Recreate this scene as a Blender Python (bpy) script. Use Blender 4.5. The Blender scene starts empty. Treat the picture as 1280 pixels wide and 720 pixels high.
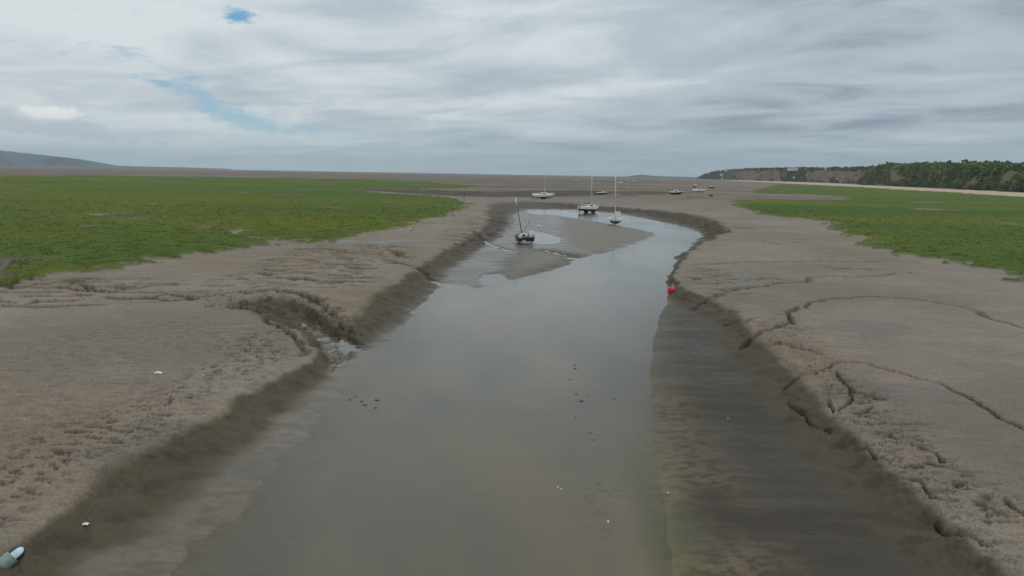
import bpy, bmesh, math, random
import numpy as np
from mathutils import Vector, Matrix

# ------------------------------------------------------------------ camera
H = 9.0
FPX, CX, CY = 865.0, 640.0, 360.0
PITCH, ROLL = math.radians(9.35), 0.0175
scene = bpy.context.scene
C = scene.collection
cam = bpy.data.cameras.new('camera'); camo = bpy.data.objects.new('camera', cam); C.objects.link(camo)
RM = Matrix.Rotation(math.pi/2 - PITCH, 4, 'X') @ Matrix.Rotation(ROLL, 4, 'Z')
camo.matrix_world = Matrix.Translation((0, 0, H)) @ RM
cam.sensor_width = 36; cam.lens = 36*FPX/1280; cam.clip_start = 0.1; cam.clip_end = 60000
scene.camera = camo

def ray(px, py):
    d = RM.to_3x3() @ Vector(((px-CX)/FPX, -(py-CY)/FPX, -1.0)); return d.normalized()
def at(px, py, z=0.0):
    "the place on the level z that the photograph shows at px, py"
    d = ray(px, py); t = (z-H)/d.z
    return Vector((d.x*t, d.y*t, z))

# ------------------------------------------------------------------ world
SUN_EL, SUN_AZ = math.radians(58), math.radians(68)      # azimuth clockwise from +Y
scene.view_settings.view_transform = 'Standard'; scene.view_settings.look = 'None'
scene.view_settings.gamma = 1; scene.view_settings.use_curve_mapping = False
scene.view_settings.exposure = 0.0
W = bpy.data.worlds.new('World'); scene.world = W; W.use_nodes = True

class N:
    "small node-graph writer"
    def __init__(s, tree): s.t = tree
    def new(s, kind, **kw):
        n = s.t.nodes.new(kind)
        for k, v in kw.items(): setattr(n, k, v)
        return n
    def link(s, a, b): s.t.links.new(a, b)
    def put(s, sock, v):
        if isinstance(v, bpy.types.NodeSocket): s.link(v, sock)
        elif v is not None:
            if hasattr(sock, 'default_value'):
                try: sock.default_value = v
                except Exception: sock.default_value = (v, v, v)
    def m(s, op, a, b=None, c=None, clamp=False):
        n = s.new('ShaderNodeMath', operation=op); n.use_clamp = clamp
        s.put(n.inputs[0], a)
        if b is not None: s.put(n.inputs[1], b)
        if c is not None: s.put(n.inputs[2], c)
        return n.outputs[0]
    def v(s, op, a, b=None):
        n = s.new('ShaderNodeVectorMath', operation=op); s.put(n.inputs[0], a)
        if b is not None: s.put(n.inputs[1], b)
        return n.outputs['Value'] if op in ('DOT_PRODUCT', 'LENGTH', 'DISTANCE') else n.outputs[0]
    def mix(s, f, a, b, blend='MIX'):
        n = s.new('ShaderNodeMix', data_type='RGBA', blend_type=blend)
        s.put(n.inputs[0], f)
        for i, q in ((6, a), (7, b)):
            if isinstance(q, tuple) and len(q) == 3: q = q+(1,)
            s.put(n.inputs[i], q)
        return n.outputs[2]
    def noise(s, vec, scale, detail=4, rough=.5, dist=0.0):
        n = s.new('ShaderNodeTexNoise'); n.inputs['Scale'].default_value = scale
        n.inputs['Detail'].default_value = detail; n.inputs['Roughness'].default_value = rough
        n.inputs['Distortion'].default_value = dist
        if vec is not None: s.link(vec, n.inputs['Vector'])
        return n.outputs[0]
    def ramp(s, f, lo, hi, a=0.0, b=1.0):
        n = s.new('ShaderNodeMapRange', interpolation_type='SMOOTHSTEP')
        s.put(n.inputs[0], f); n.inputs[1].default_value = lo; n.inputs[2].default_value = hi
        n.inputs[3].default_value = a; n.inputs[4].default_value = b
        return n.outputs[0]
    def xyz(s, x, y, z):
        n = s.new('ShaderNodeCombineXYZ')
        for i, q in enumerate((x, y, z)): s.put(n.inputs[i], q)
        return n.outputs[0]

w = N(W.node_tree)
bg = W.node_tree.nodes['Background']; bg.inputs[1].default_value = 0.1
sky = w.new('ShaderNodeTexSky', sky_type='NISHITA'); sky.sun_disc = False
sky.sun_elevation = SUN_EL; sky.sun_rotation = SUN_AZ; sky.air_density = 1.0; sky.dust_density = 2.0; sky.ozone_density = 1.5
tc = w.new('ShaderNodeTexCoord').outputs['Generated']
sep = w.new('ShaderNodeSeparateXYZ'); w.link(tc, sep.inputs[0])
X, Y, Z = sep.outputs
zc = w.m('MAXIMUM', Z, 0.0)
den = w.m('ADD', zc, 0.10)
U = w.m('DIVIDE', X, den); V = w.m('DIVIDE', Y, den)
P = w.xyz(w.m('MULTIPLY', U, 0.75), w.m('MULTIPLY_ADD', U, 0.25, V), 0.0)              # cloud deck plane, bands lie across the view
azs = w.m('ARCTAN2', X, Y); els = w.m('ARCSINE', Z)
Q = w.xyz(azs, els, 0.0)
def blob(px, py, sx, sy, rot=0.0):
    "soft patch of sky around a direction; sx, sy in photograph pixels"
    d = ray(px, py); mp = w.new('ShaderNodeMapping', vector_type='TEXTURE')
    mp.inputs['Location'].default_value = (math.atan2(d.x, d.y), math.asin(d.z), 0)
    mp.inputs['Rotation'].default_value = (0, 0, rot); mp.inputs['Scale'].default_value = (sx/FPX, sy/FPX, 1)
    w.link(Q, mp.inputs[0])
    return w.m('POWER', 0.3679, w.v('DOT_PRODUCT', mp.outputs[0], mp.outputs[0]))
def blobs(items, start):
    acc = start
    for it in items: acc = w.m('MULTIPLY_ADD', blob(it[0], it[1], it[2], it[3], it[5]), it[4], acc)
    return acc
n1 = w.noise(P, 1.25, 8, 0.60, 0.55)
n2 = w.noise(w.v('ADD', P, (7.3, 2.1, 0)), 0.36, 2, 0.5, 0.3)
# brightness of the cloud deck
br = w.m('ADD', w.m('MULTIPLY', w.m('SUBTRACT', n1, 0.5), 1.6), w.m('MULTIPLY', w.m('SUBTRACT', n2, 0.5), 0.75))
br = w.m('ADD', br, w.m('MULTIPLY_ADD', X, -0.36, 0.60))
br = blobs(((700, 25, 200, 55, .26, 0), (640, 122, 110, 13, .38, .10), (200, 190, 330, 40, .10, 0), (1130, 60, 300, 70, -.10, 0), (740, 186, 80, 8, -.22, 0), (1150, 146, 120, 9, -.22, .1),
            (470, 30, 70, 40, -.12, 0), (940, 172, 130, 5, -.16, .1), (60, 30, 110, 16, .08, 0), (380, 90, 150, 14, .16, -.4), (800, 135, 70, 18, -.12, 0), (1150, 100, 70, 7, .10, 0), (240, 150, 60, 6, .25, 0)), br)
br = w.m('MINIMUM', w.m('MAXIMUM', br, 0.0), 1.0)
dark = (2.6, 3.2, 3.95, 1); mid_ = (4.5, 5.3, 5.9, 1); lite = (7.0, 7.6, 7.85, 1)
cl = w.mix(w.ramp(br, 0.0, 0.52), dark, mid_)
cl = w.mix(w.ramp(br, 0.42, 1.05), cl, lite)
# gaps of blue
gap = blobs(((298, 20, 15, 8, 2.1, 0), (262, 128, 58, 12, 1.1, -.45), (318, 152, 70, 11, 1.1, -.15), (200, 104, 30, 4, .9, -.2), (160, 65, 26, 5, .9, 0), (242, 98, 22, 5, 1.0, 0), (410, 162, 40, 5, .8, 0), (60, 200, 240, 11, .35, 0), (60, 60, 90, 8, .35, 0)),
            w.m('MULTIPLY', w.ramp(zc, 0.0, 0.10, 1, 0), 0.22))
gn = w.noise(w.v('MULTIPLY', Q, (40, 120, 0)), 1.0, 7, 0.68, 0.3)
gapm = w.ramp(w.m('ADD', gap, w.m('MULTIPLY', w.m('SUBTRACT', gn, 0.5), 3.6)), 0.25, 1.75)
bluesky = w.mix(w.ramp(zc, 0.0, 0.24), (4.0, 6.1, 7.0), (.7, 3.3, 6.4))
bluesky = w.mix(0.12, bluesky, sky.outputs[0])
col = w.mix(w.m('MULTIPLY', gapm, 0.9), cl, bluesky)
# low cumulus on the left
cu_n = w.noise(w.v('MULTIPLY', Q, (55, 75, 0)), 1.0, 7, 0.62, 0.15)
cu = w.m('ADD', blobs(((62, 146, 36, 15, .95, 0), (20, 157, 50, 9, .6, 0), (112, 168, 36, 9, .6, 0), (185, 178, 40, 4, .6, 0)), 0.0), w.m('MULTIPLY', w.m('SUBTRACT', cu_n, 0.5), 1.7))
cum = w.ramp(cu, 0.40, 0.70)
cus = w.ramp(w.m('ADD', blob(64, 139, 30, 8), w.m('MULTIPLY', cu_n, .6)), 0.3, 1.0)
col = w.mix(w.m('MULTIPLY', cum, 0.95), col, w.mix(cus, (5.3, 5.8, 6.1), (9.0, 9.1, 9.0)))
# pale band of distant air
col = w.mix(w.ramp(zc, 0.0, 0.085, 0.6, 0.0), col, w.mix(w.ramp(X, -0.5, 0.5), (4.3, 5.9, 6.7), (2.9, 4.2, 5.1)))
# below the horizon
col = w.mix(w.m('LESS_THAN', Z, -0.002), col, (1.6, 1.6, 1.5))
w.link(col, bg.inputs[0])
try:
    W.cycles.sampling_method = 'MANUAL'; W.cycles.sample_map_resolution = 512
    scene.cycles.max_bounces = 4; scene.cycles.diffuse_bounces = 2; scene.cycles.glossy_bounces = 2; scene.cycles.volume_bounces = 0
except Exception: pass

sl = bpy.data.lights.new('sun', 'SUN'); sl.energy = 1.2; sl.angle = math.radians(18); sl.color = (1, .95, .88)
so = bpy.data.objects.new('sun', sl); C.objects.link(so)
sd_ = Vector((math.sin(SUN_AZ)*math.cos(SUN_EL), math.cos(SUN_AZ)*math.cos(SUN_EL), math.sin(SUN_EL)))
so.rotation_euler = sd_.to_track_quat('Z', 'Y').to_euler(); so.location = (0, 0, 60)

# ------------------------------------------------------------------ numeric helpers
rng = np.random.RandomState(7)
_perm = np.array([rng.permutation(256) for _ in range(16)], np.int32)
_ang = rng.rand(256)*2*np.pi
_gx, _gy = np.cos(_ang).astype(np.float32), np.sin(_ang).astype(np.float32)
def pn(x, y, seed=0):
    p = _perm[seed % 16]; x = np.asarray(x, np.float32); y = np.asarray(y, np.float32)
    xf = np.floor(x); yf = np.floor(y); xi = xf.astype(np.int32); yi = yf.astype(np.int32)
    fx = x-xf; fy = y-yf
    u = fx*fx*fx*(fx*(fx*6-15)+10); v = fy*fy*fy*(fy*(fy*6-15)+10)
    a = p[xi & 255]; b = p[(xi+1) & 255]
    y0 = yi & 255; y1 = (yi+1) & 255
    def g(h, dx, dy): return _gx[h]*dx + _gy[h]*dy
    n00 = g(p[(a+y0) & 255], fx, fy); n10 = g(p[(b+y0) & 255], fx-1, fy)
    n01 = g(p[(a+y1) & 255], fx, fy-1); n11 = g(p[(b+y1) & 255], fx-1, fy-1)
    return ((n00*(1-u)+n10*u)*(1-v) + (n01*(1-u)+n11*u)*v)*1.5
def fbm(x, y, f, o=4, seed=0, gain=.5):
    s = 0; a = 1.0; t = 0
    for i in range(o):
        s = s + a*pn(x*f+i*17.3, y*f-i*9.1, seed+i); t += a; a *= gain; f *= 2.03
    return s/t
def ss(a, b, x):
    t = np.clip((x-a)/(b-a), 0, 1); return t*t*(3-2*t)
def world_pts(pts, z=0.0): return np.array([at(p[0], p[1], z)[:2] for p in pts])
def seg_dist(x, y, P, closed=False):
    d = np.full(x.shape, 1e9); K = len(P)
    for i in range(K if closed else K-1):
        a = P[i]; b = P[(i+1) % K]; e = b-a; L = e@e+1e-12
        t = np.clip(((x-a[0])*e[0]+(y-a[1])*e[1])/L, 0, 1)
        q = (x-a[0]-t*e[0])**2+(y-a[1]-t*e[1])**2
        np.minimum(d, q, out=d)
    return np.sqrt(d)
def inside(x, y, P):
    r = np.zeros(x.shape, bool); K = len(P)
    for i in range(K):
        a = P[i]; b = P[(i+1) % K]
        if a[1] == b[1]: continue
        c = ((a[1] > y) != (b[1] > y)) & (x < (b[0]-a[0])*(y-a[1])/(b[1]-a[1])+a[0])
        r ^= c
    return r
def sdf(x, y, P, pad=1e9):
    "signed distance, positive inside"
    out = np.full(x.shape, -1e3)
    m = (x > P[:, 0].min()-pad) & (x < P[:, 0].max()+pad) & (y > P[:, 1].min()-pad) & (y < P[:, 1].max()+pad)
    xs, ys = x[m], y[m]
    d = seg_dist(xs, ys, P, True); out[m] = np.where(inside(xs, ys, P), d, -d)
    return out
def ldist(x, y, P, pad):
    out = np.full(x.shape, 1e3)
    m = (x > P[:, 0].min()-pad) & (x < P[:, 0].max()+pad) & (y > P[:, 1].min()-pad) & (y < P[:, 1].max()+pad)
    if m.any(): out[m] = seg_dist(x[m], y[m], P)
    return out

# ------------------------------------------------------------------ layout of the estuary (outlines in world metres)
ZW = -0.78                       # water level
TOP = [(-420, 1000), (-60, 715), (20, 668), (75, 606), (130, 574), (200, 540), (260, 508), (320, 476), (384, 446), (390, 434), (372, 416), (335, 398),
       (285, 388), (240, 378), (262, 372), (300, 369), (345, 368), (385, 376), (408, 391), (424, 405), (436, 392), (462, 366),
       (505, 340), (528, 324), (566, 304), (590, 288), (604, 274), (600, 262), (596, 252), (640, 250), (700, 252), (780, 259),
       (830, 263), (880, 267), (908, 277), (916, 289), (886, 303), (864, 317), (850, 334), (846, 350), (862, 362), (892, 370), (930, 388),
       (950, 412), (972, 432), (1010, 470), (1040, 504), (1100, 556), (1190, 640), (1290, 724), (1780, 1000)]
BOT = [(-60, 1000), (78, 722), (125, 698), (172, 682), (204, 656), (240, 620), (290, 580), (340, 532), (372, 505), (412, 472), (412, 452), (398, 430),
       (372, 406), (378, 400), (400, 412), (420, 432), (436, 452), (468, 430), (502, 404), (532, 376), (552, 352), (562, 338),
       (598, 314), (626, 296), (640, 280), (640, 268), (660, 262), (720, 262), (780, 268), (822, 277), (862, 285), (878, 293), (866, 305), (846, 323),
       (834, 350), (836, 376), (856, 388), (876, 400), (892, 424), (912, 448), (944, 492), (972, 532), (1014, 584), (1080, 646), (1150, 722), (1440, 1000)]
WATER = [(150, 1000), (236, 722), (300, 650), (380, 560), (425, 505), (440, 480), (452, 455), (476, 442), (505, 415), (540, 372), (560, 356), (600, 362), (628, 352), (690, 340),
         (745, 321), (800, 305), (824, 293), (790, 285), (740, 276), (700, 269), (662, 267), (662, 263), (720, 261), (780, 268), (822, 276), (865, 285),
         (882, 293), (866, 307), (846, 323), (833, 345), (832, 370), (814, 395), (806, 430), (800, 470), (800, 520), (808, 600), (822, 722), (850, 1000)]
POOLS = [[(598, 350), (606, 344), (625, 342), (633, 347), (628, 354), (606, 356)],
         [(662, 287), (680, 291), (700, 297), (700, 304), (678, 306), (660, 303)],
         [(925, 349), (932, 352), (934, 356), (912, 356), (915, 350)]]
BARS = [[(700, 271), (760, 279), (820, 291), (795, 302), (745, 318), (712, 309), (700, 290)],
        [(636, 322), (690, 312), (738, 319), (700, 333), (640, 351), (626, 344)]]
GRASS = [[(-900, 219.5), (0, 219.5), (100, 220), (300, 222), (450, 224), (540, 228), (600, 233), (560, 236), (450, 236), (460, 240), (540, 245), (576, 250), (584, 256),
          (562, 268), (520, 276), (507, 284), (470, 288), (436, 298), (425, 302), (372, 301), (318, 297), (300, 288), (262, 284), (300, 293), (336, 302), (320, 306),
          (250, 318), (190, 327), (90, 341), (24, 350), (-20, 352), (-300, 372), (-900, 400)],
         [(936, 240), (975, 230), (1060, 233), (1160, 239), (1280, 246.2), (1500, 264), (1700, 400), (1400, 380), (1290, 358), (1250, 337), (1190, 326), (1120, 318), (1088, 305),
          (1050, 291), (1038, 283), (1042, 277), (1000, 273), (962, 270), (940, 262), (918, 257), (915, 251), (960, 248), (1060, 250), (1064, 247), (1000, 243), (950, 243)]]
SAND = [[(880, 223.2), (930, 224.2), (1000, 227), (1060, 230), (1160, 235), (1280, 240.8), (1500, 257), (1500, 264), (1280, 246.3), (1160, 239.2), (1060, 233), (1000, 230), (920, 226)]]
CRACKS = [  # outline, depth, half width in metres
 ([(867, 378), (905, 366), (935, 361), (955, 360), (965, 356), (1008, 354), (1010, 347), (1050, 346), (1060, 348), (1105, 344), (1120, 341), (1145, 341)], .32, .34),
 ([(862, 332), (880, 331), (905, 330), (970, 327), (1025, 325), (1100, 327), (1160, 329)], .3, .36),
 ([(928, 427), (940, 418), (975, 407), (990, 405), (984, 390), (996, 385)], .45, .30),
 ([(1008, 385), (1012, 380), (1040, 375), (1090, 373), (1140, 376), (1190, 383), (1215, 387), (1240, 400), (1300, 418)], .3, .24),
 ([(978, 478), (1000, 470), (1025, 463), (1045, 453), (1085, 456), (1110, 464), (1130, 469), (1150, 475), (1175, 480), (1220, 503), (1260, 530), (1300, 546)], .3, .14),
 ([(940, 425), (970, 427), (990, 432), (1010, 437), (1025, 442)], .35, .2),
 ([(1045, 465), (1055, 478), (1070, 490), (1100, 500)], .3, .14),
 ([(0, 362), (30, 357), (75, 353), (100, 355), (130, 363), (170, 360), (185, 356)], .5, .38),
 ([(-40, 384), (0, 380), (25, 382), (45, 375)], .45, .35),
 ([(185, 372), (205, 368), (240, 370)], .4, .3),
 ([(400, 335), (425, 331), (447, 327)], .4, .35), ([(335, 357), (375, 350), (425, 355)], .4, .3), ([(455, 311), (478, 312), (497, 316), (500, 320)], .5, .5),
 ([(480, 325), (520, 334), (545, 345), (575, 351)], .4, .4), ([(550, 299), (570, 301)], .35, .4), ([(590, 288), (612, 300), (640, 308)], .3, .5),
 ([(585, 300), (602, 296)], .3, .4), ([(370, 313), (400, 312), (440, 317)], .35, .4), ([(330, 345), (372, 342)], .35, .3),
 ([(1062, 487), (1066, 500), (1050, 512)], .2, .10), ([(1035, 500), (1042, 513), (1052, 514)], .22, .12), ([(1090, 510), (1075, 520), (1098, 526)], .2, .1), ([(1073, 556), (1085, 560), (1098, 572), (1112, 578)], .25, .13), ([(1138, 600), (1152, 606), (1162, 618), (1180, 625)], .26, .13),
 ([(1170, 648), (1182, 660), (1200, 664), (1216, 672), (1236, 684)], .28, .13), ([(1128, 584), (1150, 583)], .2, .1), ([(1150, 560), (1168, 566), (1180, 578)], .2, .12), ([(985, 492), (1003, 505), (1012, 516), (1040, 534)], .22, .13), ([(1100, 540), (1120, 548), (1140, 548)], .18, .12),
 ([(1255, 625), (1270, 640), (1290, 650)], .2, .12), ([(905, 398), (925, 402), (945, 398)], .25, .2), ([(930, 352), (960, 349), (990, 352)], .2, .25), ([(1010, 330), (1045, 336), (1100, 336)], .15, .3), ([(945, 300), (975, 306), (1000, 303)], .2, .4), ([(905, 283), (940, 287)], .25, .6),
 ([(228, 374), (262, 369), (300, 366), (345, 364), (385, 371), (412, 388), (430, 406), (436, 425)], .45, .55), ([(330, 400), (352, 410), (372, 425), (384, 442)], .3, .35), ([(215, 376), (190, 372), (160, 374)], .35, .4),
 ([(684, 308), (710, 314), (732, 321), (750, 322)], .30, 1.2),
 ([(780, 245), (840, 247), (882, 246)], .5, 1.2), ([(640, 243), (760, 246), (800, 243)], .5, 1.4)]
GASH = [  # outline of the ground torn by small gashes, strength, size, stretch
 ([(270, 350), (330, 325), (400, 305), (500, 305), (520, 325), (470, 350), (430, 362), (340, 366), (230, 366)], .35, 1.0, .30),
 ([(540, 300), (575, 275), (620, 262), (640, 262), (650, 275), (610, 300), (560, 315)], .25, .5, .4),
 ([(990, 430), (1040, 440), (1110, 495), (1180, 560), (1290, 640), (1290, 720), (1180, 670), (1080, 580), (1020, 515), (975, 460)], .14, 1.5, .6),
 ([(0, 345), (130, 345), (230, 352), (250, 372), (150, 380), (0, 386), (-100, 390), (-100, 350)], .35, .9, .3),
 ([(1030, 450), (1110, 495), (1180, 560), (1290, 640), (1290, 720), (1200, 660), (1100, 570), (1040, 505)], .13, 2.3, .5),
 ([(925, 400), (985, 385), (1030, 440), (1010, 470), (960, 440)], .20, 1.6, .8),
 ([(860, 335), (905, 335), (935, 365), (900, 380), (860, 360)], .3, .9, .5),
 ([(60, 608), (130, 574), (260, 508), (372, 446), (350, 410), (300, 420), (180, 490), (0, 560), (-60, 600), (-60, 700), (0, 676)], .11, 3.5, .45),
 ([(-60, 470), (60, 410), (240, 395), (350, 415), (300, 430), (180, 500), (0, 570), (-60, 600)], .03, 3.2, .4),
 ([(228, 372), (262, 366), (345, 362), (390, 372), (436, 408), (440, 440), (415, 450), (395, 425), (330, 396), (260, 384)], .28, 1.1, .8)]

# ------------------------------------------------------------------ ground sheet
fa = np.radians(np.linspace(-44, 44, 1181))
ba = np.radians(np.concatenate([np.linspace(44, 316, 91)[1:-1]]))
ang = np.concatenate([fa, ba]); NA = len(ang)
dep = np.radians(np.concatenate([np.arange(40, 12, -0.07), np.arange(12, .45, -0.036)])); r1 = H/np.tan(dep)
r0 = np.linspace(0.3, r1[0], 22)[:-1]
r2 = np.geomspace(r1[-1], 14000, 90)[1:]
rad = np.concatenate([r0, r1, r2]); NR = len(rad)
A, R = np.meshgrid(ang, rad)
gx = (R*np.sin(A)).ravel().astype(np.float32); gy = (R*np.cos(A)).ravel().astype(np.float32)

def land(x, y):
    "height and surface fields of the ground at x, y"
    d = np.hypot(x, y)
    far = ss(300, 900, d)
    wn = fbm(x, y, .35, 4, 1); wn2 = fbm(x+31, y-12, .35, 4, 2)
    sc = np.clip(d/60, .35, 2.2)
    # outlines get ragged edges
    xw = x + wn*0.9*sc; yw = y + wn2*1.6*sc
    near = d < 420
    T = np.full(x.shape, -1e3); B = T.copy(); WT = T.copy()
    T[near] = sdf(xw[near], yw[near], world_pts(TOP, 0))
    wB = world_pts(BOT, ZW)
    B[near] = sdf(x[near]+wn[near]*.5*sc[near], y[near]+wn2[near]*.8*sc[near], wB)
    qn = np.where((x[near] > 0) & (y[near] < 80), .15, 1.0)
    WT[near] = sdf(x[near]+wn[near]*.35*sc[near]*qn, y[near]+wn2[near]*.5*sc[near]*qn, world_pts(WATER, ZW))
    t = np.where(T > 0, np.where(B > 0, 1.0, T/(T+np.abs(B)+1e-6)), 0.0)
    rough_bank = fbm(x, y, .9, 4, 3)
    prof = (lambda q: .45*q+.55*ss(0, 1, q))(np.clip(t*1.02 + rough_bank*.22*np.sin(np.pi*np.clip(t, 0, 1))*ss(.95, .7, t), 0, 1))
    z = (ZW+.06)*prof
    floor = ss(.93, 1.0, t); flo = .45+.15*ss(3, -1, x); uf = np.where(B > 0, 1+B/1.1, (t-flo)/(1-flo)); film = ss(.35, 1.55, uf+.75*fbm(x*.35, y, .9, 4, 13, .6))
    # undulation of the flats
    und = fbm(x, y, .045, 3, 4)
    z = z + (1-prof)*und*.30 + (1-prof)*fbm(x, y, .22, 3, 5)*.07
    # far flats a little uneven
    fl = ss(150, 500, d)
    z = z + fl*(1-prof)*fbm(x*.35, y, .012, 4, 6)*1.1*np.clip(1-far*.6, 0, 1)
    # channel floor
    right_ = ss(0, 3, x)*ss(90, 60, d)
    wm = ss(-2.0-.6*sc, 1.2+.2*sc, WT+1.1*fbm(x*.8, y, .45, 4, 9)*(1-.9*right_))
    z = z - .16*wm*floor - .22*ss(0, 4, WT)*floor
    right = ss(-2, 2, x-2.5)*ss(90, 60, d)                 # flat of wet mud on the right
    z = z + floor*(1-wm)*.014*fbm(x*.25, y, 1.1, 4, 8)
    z = z + floor*(1-wm)*(.06*ss(0, 6, B)*0+.045)
    pool = np.zeros(x.shape)
    for i, p in enumerate(POOLS):
        s = sdf(x+wn*.6, y+wn2*.9, world_pts(p, ZW if i < 2 else -.05), 8)
        q = ss(-.6, .5, s); pool = np.maximum(pool, q)
        z = z - q*(.22 if i < 2 else .06)
    bar = np.zeros(x.shape)
    for p in BARS:
        s = sdf(x+wn*1.2, y+wn2*2.5, world_pts(p, ZW), 10); bar = np.maximum(bar, ss(-1.2, 2.5, s))
    z = z + bar*.12
    # awash patch of silt in midstream
    aw = sdf(x+fbm(x, y, 1.4, 3, 9)*1.6, y+wn2*1.5, world_pts([(716, 600), (750, 590), (775, 600), (770, 640), (755, 690), (735, 660)], ZW), 4)
    awm = ss(-.3, .8, aw)*ss(-.1, .35, fbm(x, y, 2.2, 3, 10))
    z = z + awm*.13*0
    # far creek with a steep far bank
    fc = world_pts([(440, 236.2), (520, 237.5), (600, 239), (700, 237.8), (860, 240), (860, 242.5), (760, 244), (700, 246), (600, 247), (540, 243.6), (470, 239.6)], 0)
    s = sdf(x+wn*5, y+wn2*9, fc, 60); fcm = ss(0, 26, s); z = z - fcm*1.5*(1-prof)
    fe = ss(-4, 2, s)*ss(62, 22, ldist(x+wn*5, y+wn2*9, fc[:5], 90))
    # low dark bank lines on the far flats
    lines = fbm(x*.22, y, .02, 4, 11)
    z = z - fl*(1-far)*.55*ss(.16, .30, lines)*(1-prof)
    # grass
    g = np.full(x.shape, -1e3)
    for p in GRASS:
        g = np.maximum(g, sdf(x+wn*1.6*sc+fbm(x, y, .08, 2, 12)*3, y+wn2*2.4*sc, world_pts(p, 0)))
    gr = ss(-.35, .35, g+fbm(x*.7, y, .45, 4, 13, .6)*4.5*ss(7.5, 0, np.abs(g)))
    crk = ss(.030, .008, np.abs(fbm(x*.45+wn*2, y, .022, 3, 7)))*ss(-.05, .1, fbm(x, y, .012, 2, 3))*ss(4, 10, g)
    bare = ss(.36, .46, fbm(x*.35, y, .055, 4, 14))*ss(8, 16, g)*.9          # bare pans in the marsh
    pan = np.zeros(x.shape)
    for pts, ww in (([(60, 268), (75, 266), (130, 265)], 1.4), ([(145, 272), (165, 274), (185, 272)], 2.2), ([(190, 277), (250, 280), (300, 282)], 1.3), ([(-20, 326), (2, 322), (6, 336), (-20, 350)], 1.6),
                    ([(1185, 305), (1205, 307)], 1.0), ([(480, 271), (510, 274)], 1.2)):
        pan = np.maximum(pan, ss(ww*1.3, ww*.4, ldist(x+wn*3, y+wn2*5, world_pts(pts, 0), 12)))
    gr = gr*(1-bare)*(1-pan)*(1-.75*crk)
    inward = ss(-1, 5, g)
    z = z + gr*(.22+.10*fbm(x, y, .6, 3, 15)) - pan*.30*inward - crk*.25 - bare*.2
    # cracks
    ck = np.zeros(x.shape)
    jx = fbm(x, y, 1.1, 5, 5, .62)*.95; jy = fbm(x+9, y+4, 1.1, 5, 6, .62)*1.25
    for pts, dp, hw in CRACKS:
        hw = hw*(.72 if hw < .5 else 1); dp = dp*1.1
        P_ = world_pts(pts, -.1); dd = ldist(x+jx*hw*2.4, y+jy*hw*2.4, P_, 4*hw+2)
        var = .55+.45*np.clip(.6+fbm(x, y, .5, 2, 7)*1.6, 0, 1)
        q = ss(hw*1.15, hw*.25, dd)*var
        lip = ss(hw*3.5, hw*1.2, dd)*(1-q)
        z = z - q*dp*1.25 - lip*dp*.12
        ck = np.maximum(ck, q)
    # torn ground: small gashes
    gs = np.zeros(x.shape); clod = np.zeros(x.shape)
    for pts, dp, fr, st in GASH:
        s = sdf(x+wn, y+wn2, world_pts(pts, 0), 5); m = ss(-1.0, 1.5, s)
        mm = m > 0.01
        if not mm.any(): continue
        n = fbm(x[mm]*st+wn[mm]*.4, y[mm], fr, 4, 8, .6)
        q = np.zeros(x.shape)
        if st > .52:                                         # flaking crust: low ledges with thin broken cracks along them
            sel = .35+.65*ss(-.2, .1, fbm(x[mm], y[mm], .5, 3, 11))
            u_ = n*(5.5 if fr > 2.5 else 3.0); fu = u_-np.floor(u_); led = np.floor(u_)+ss(.86, 1.0, fu)
            ln_ = ss(.10, .0, np.abs(fu-.93))*sel
            q0 = dp; z[mm] = z[mm] + q0*.55*led*m[mm]*(.35+.65*sel) - dp*.5*ln_*m[mm]; q[mm] = ln_*m[mm]*(.8 if fr < 2 else .75)
        else: q[mm] = ss(.08, .26, n)*m[mm]; z = z - q*dp; q *= min(1, dp/.12)
        gs = np.maximum(gs, q); clod = np.maximum(clod, m)
    # flaking crust over the left mound and the bank shoulders
    crust_m = np.clip(ss(60, 30, d)*ss(-6, -1, T*1.0 - 0)*1.0, 0, 1)*ss(3.0, .2, T)
    shoulder = ss(-7, -.5, T)*ss(.65, .15, t)
    cr = fbm(x*.8+wn*.3, y*1.1, 1.7, 4, 2)
    step = np.floor(cr*6+.5)/6
    z = z + (.05+.10*ss(-.1, .3, t))*shoulder*step*(1-gr)*ss(180, 90, d)
    # rough tumbled outer bank of the bend
    bend = ss(100, 120, y)*ss(300, 240, d)*ss(5, 20, x)*np.sin(np.pi*np.clip(t, 0, 1))
    z = z + bend*(fbm(x*.7, y, .42, 4, 1, .6)*1.5)
    # streaks of ridges on the sloping mud
    slope = np.sin(np.pi*np.clip(t, 0, 1))
    z = z + slope*.05*fbm(x*.5, y, 1.6, 3, 3)*ss(120, 60, d)
    rb = fbm(x, y, .8, 4, 12, .6); up = ss(.75, .3, t)*ss(.0, .12, t)
    z = z + up*.20*(np.floor(rb*5+.5)/5)*ss(200, 100, d)
    return dict(fe=fe, film=film, x=x, y=y, d=d, z=z, T=T, B=B, WT=WT, t=t, floor=floor, wm=wm, gr=gr, bar=bar, pool=pool, ck=ck, gs=gs, bend=bend, fcm=fcm,
                shoulder=shoulder, far=far, fl=fl, wn=wn, wn2=wn2, sc=sc, und=und, g=g, pan=pan, bare=bare, awm=awm, lines=lines, slope=slope, clod=clod)
F = land(gx, gy)
def lerp3(a, b, t): return a*(1-t[:, None])+np.asarray(b)[None, :]*t[:, None]
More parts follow.
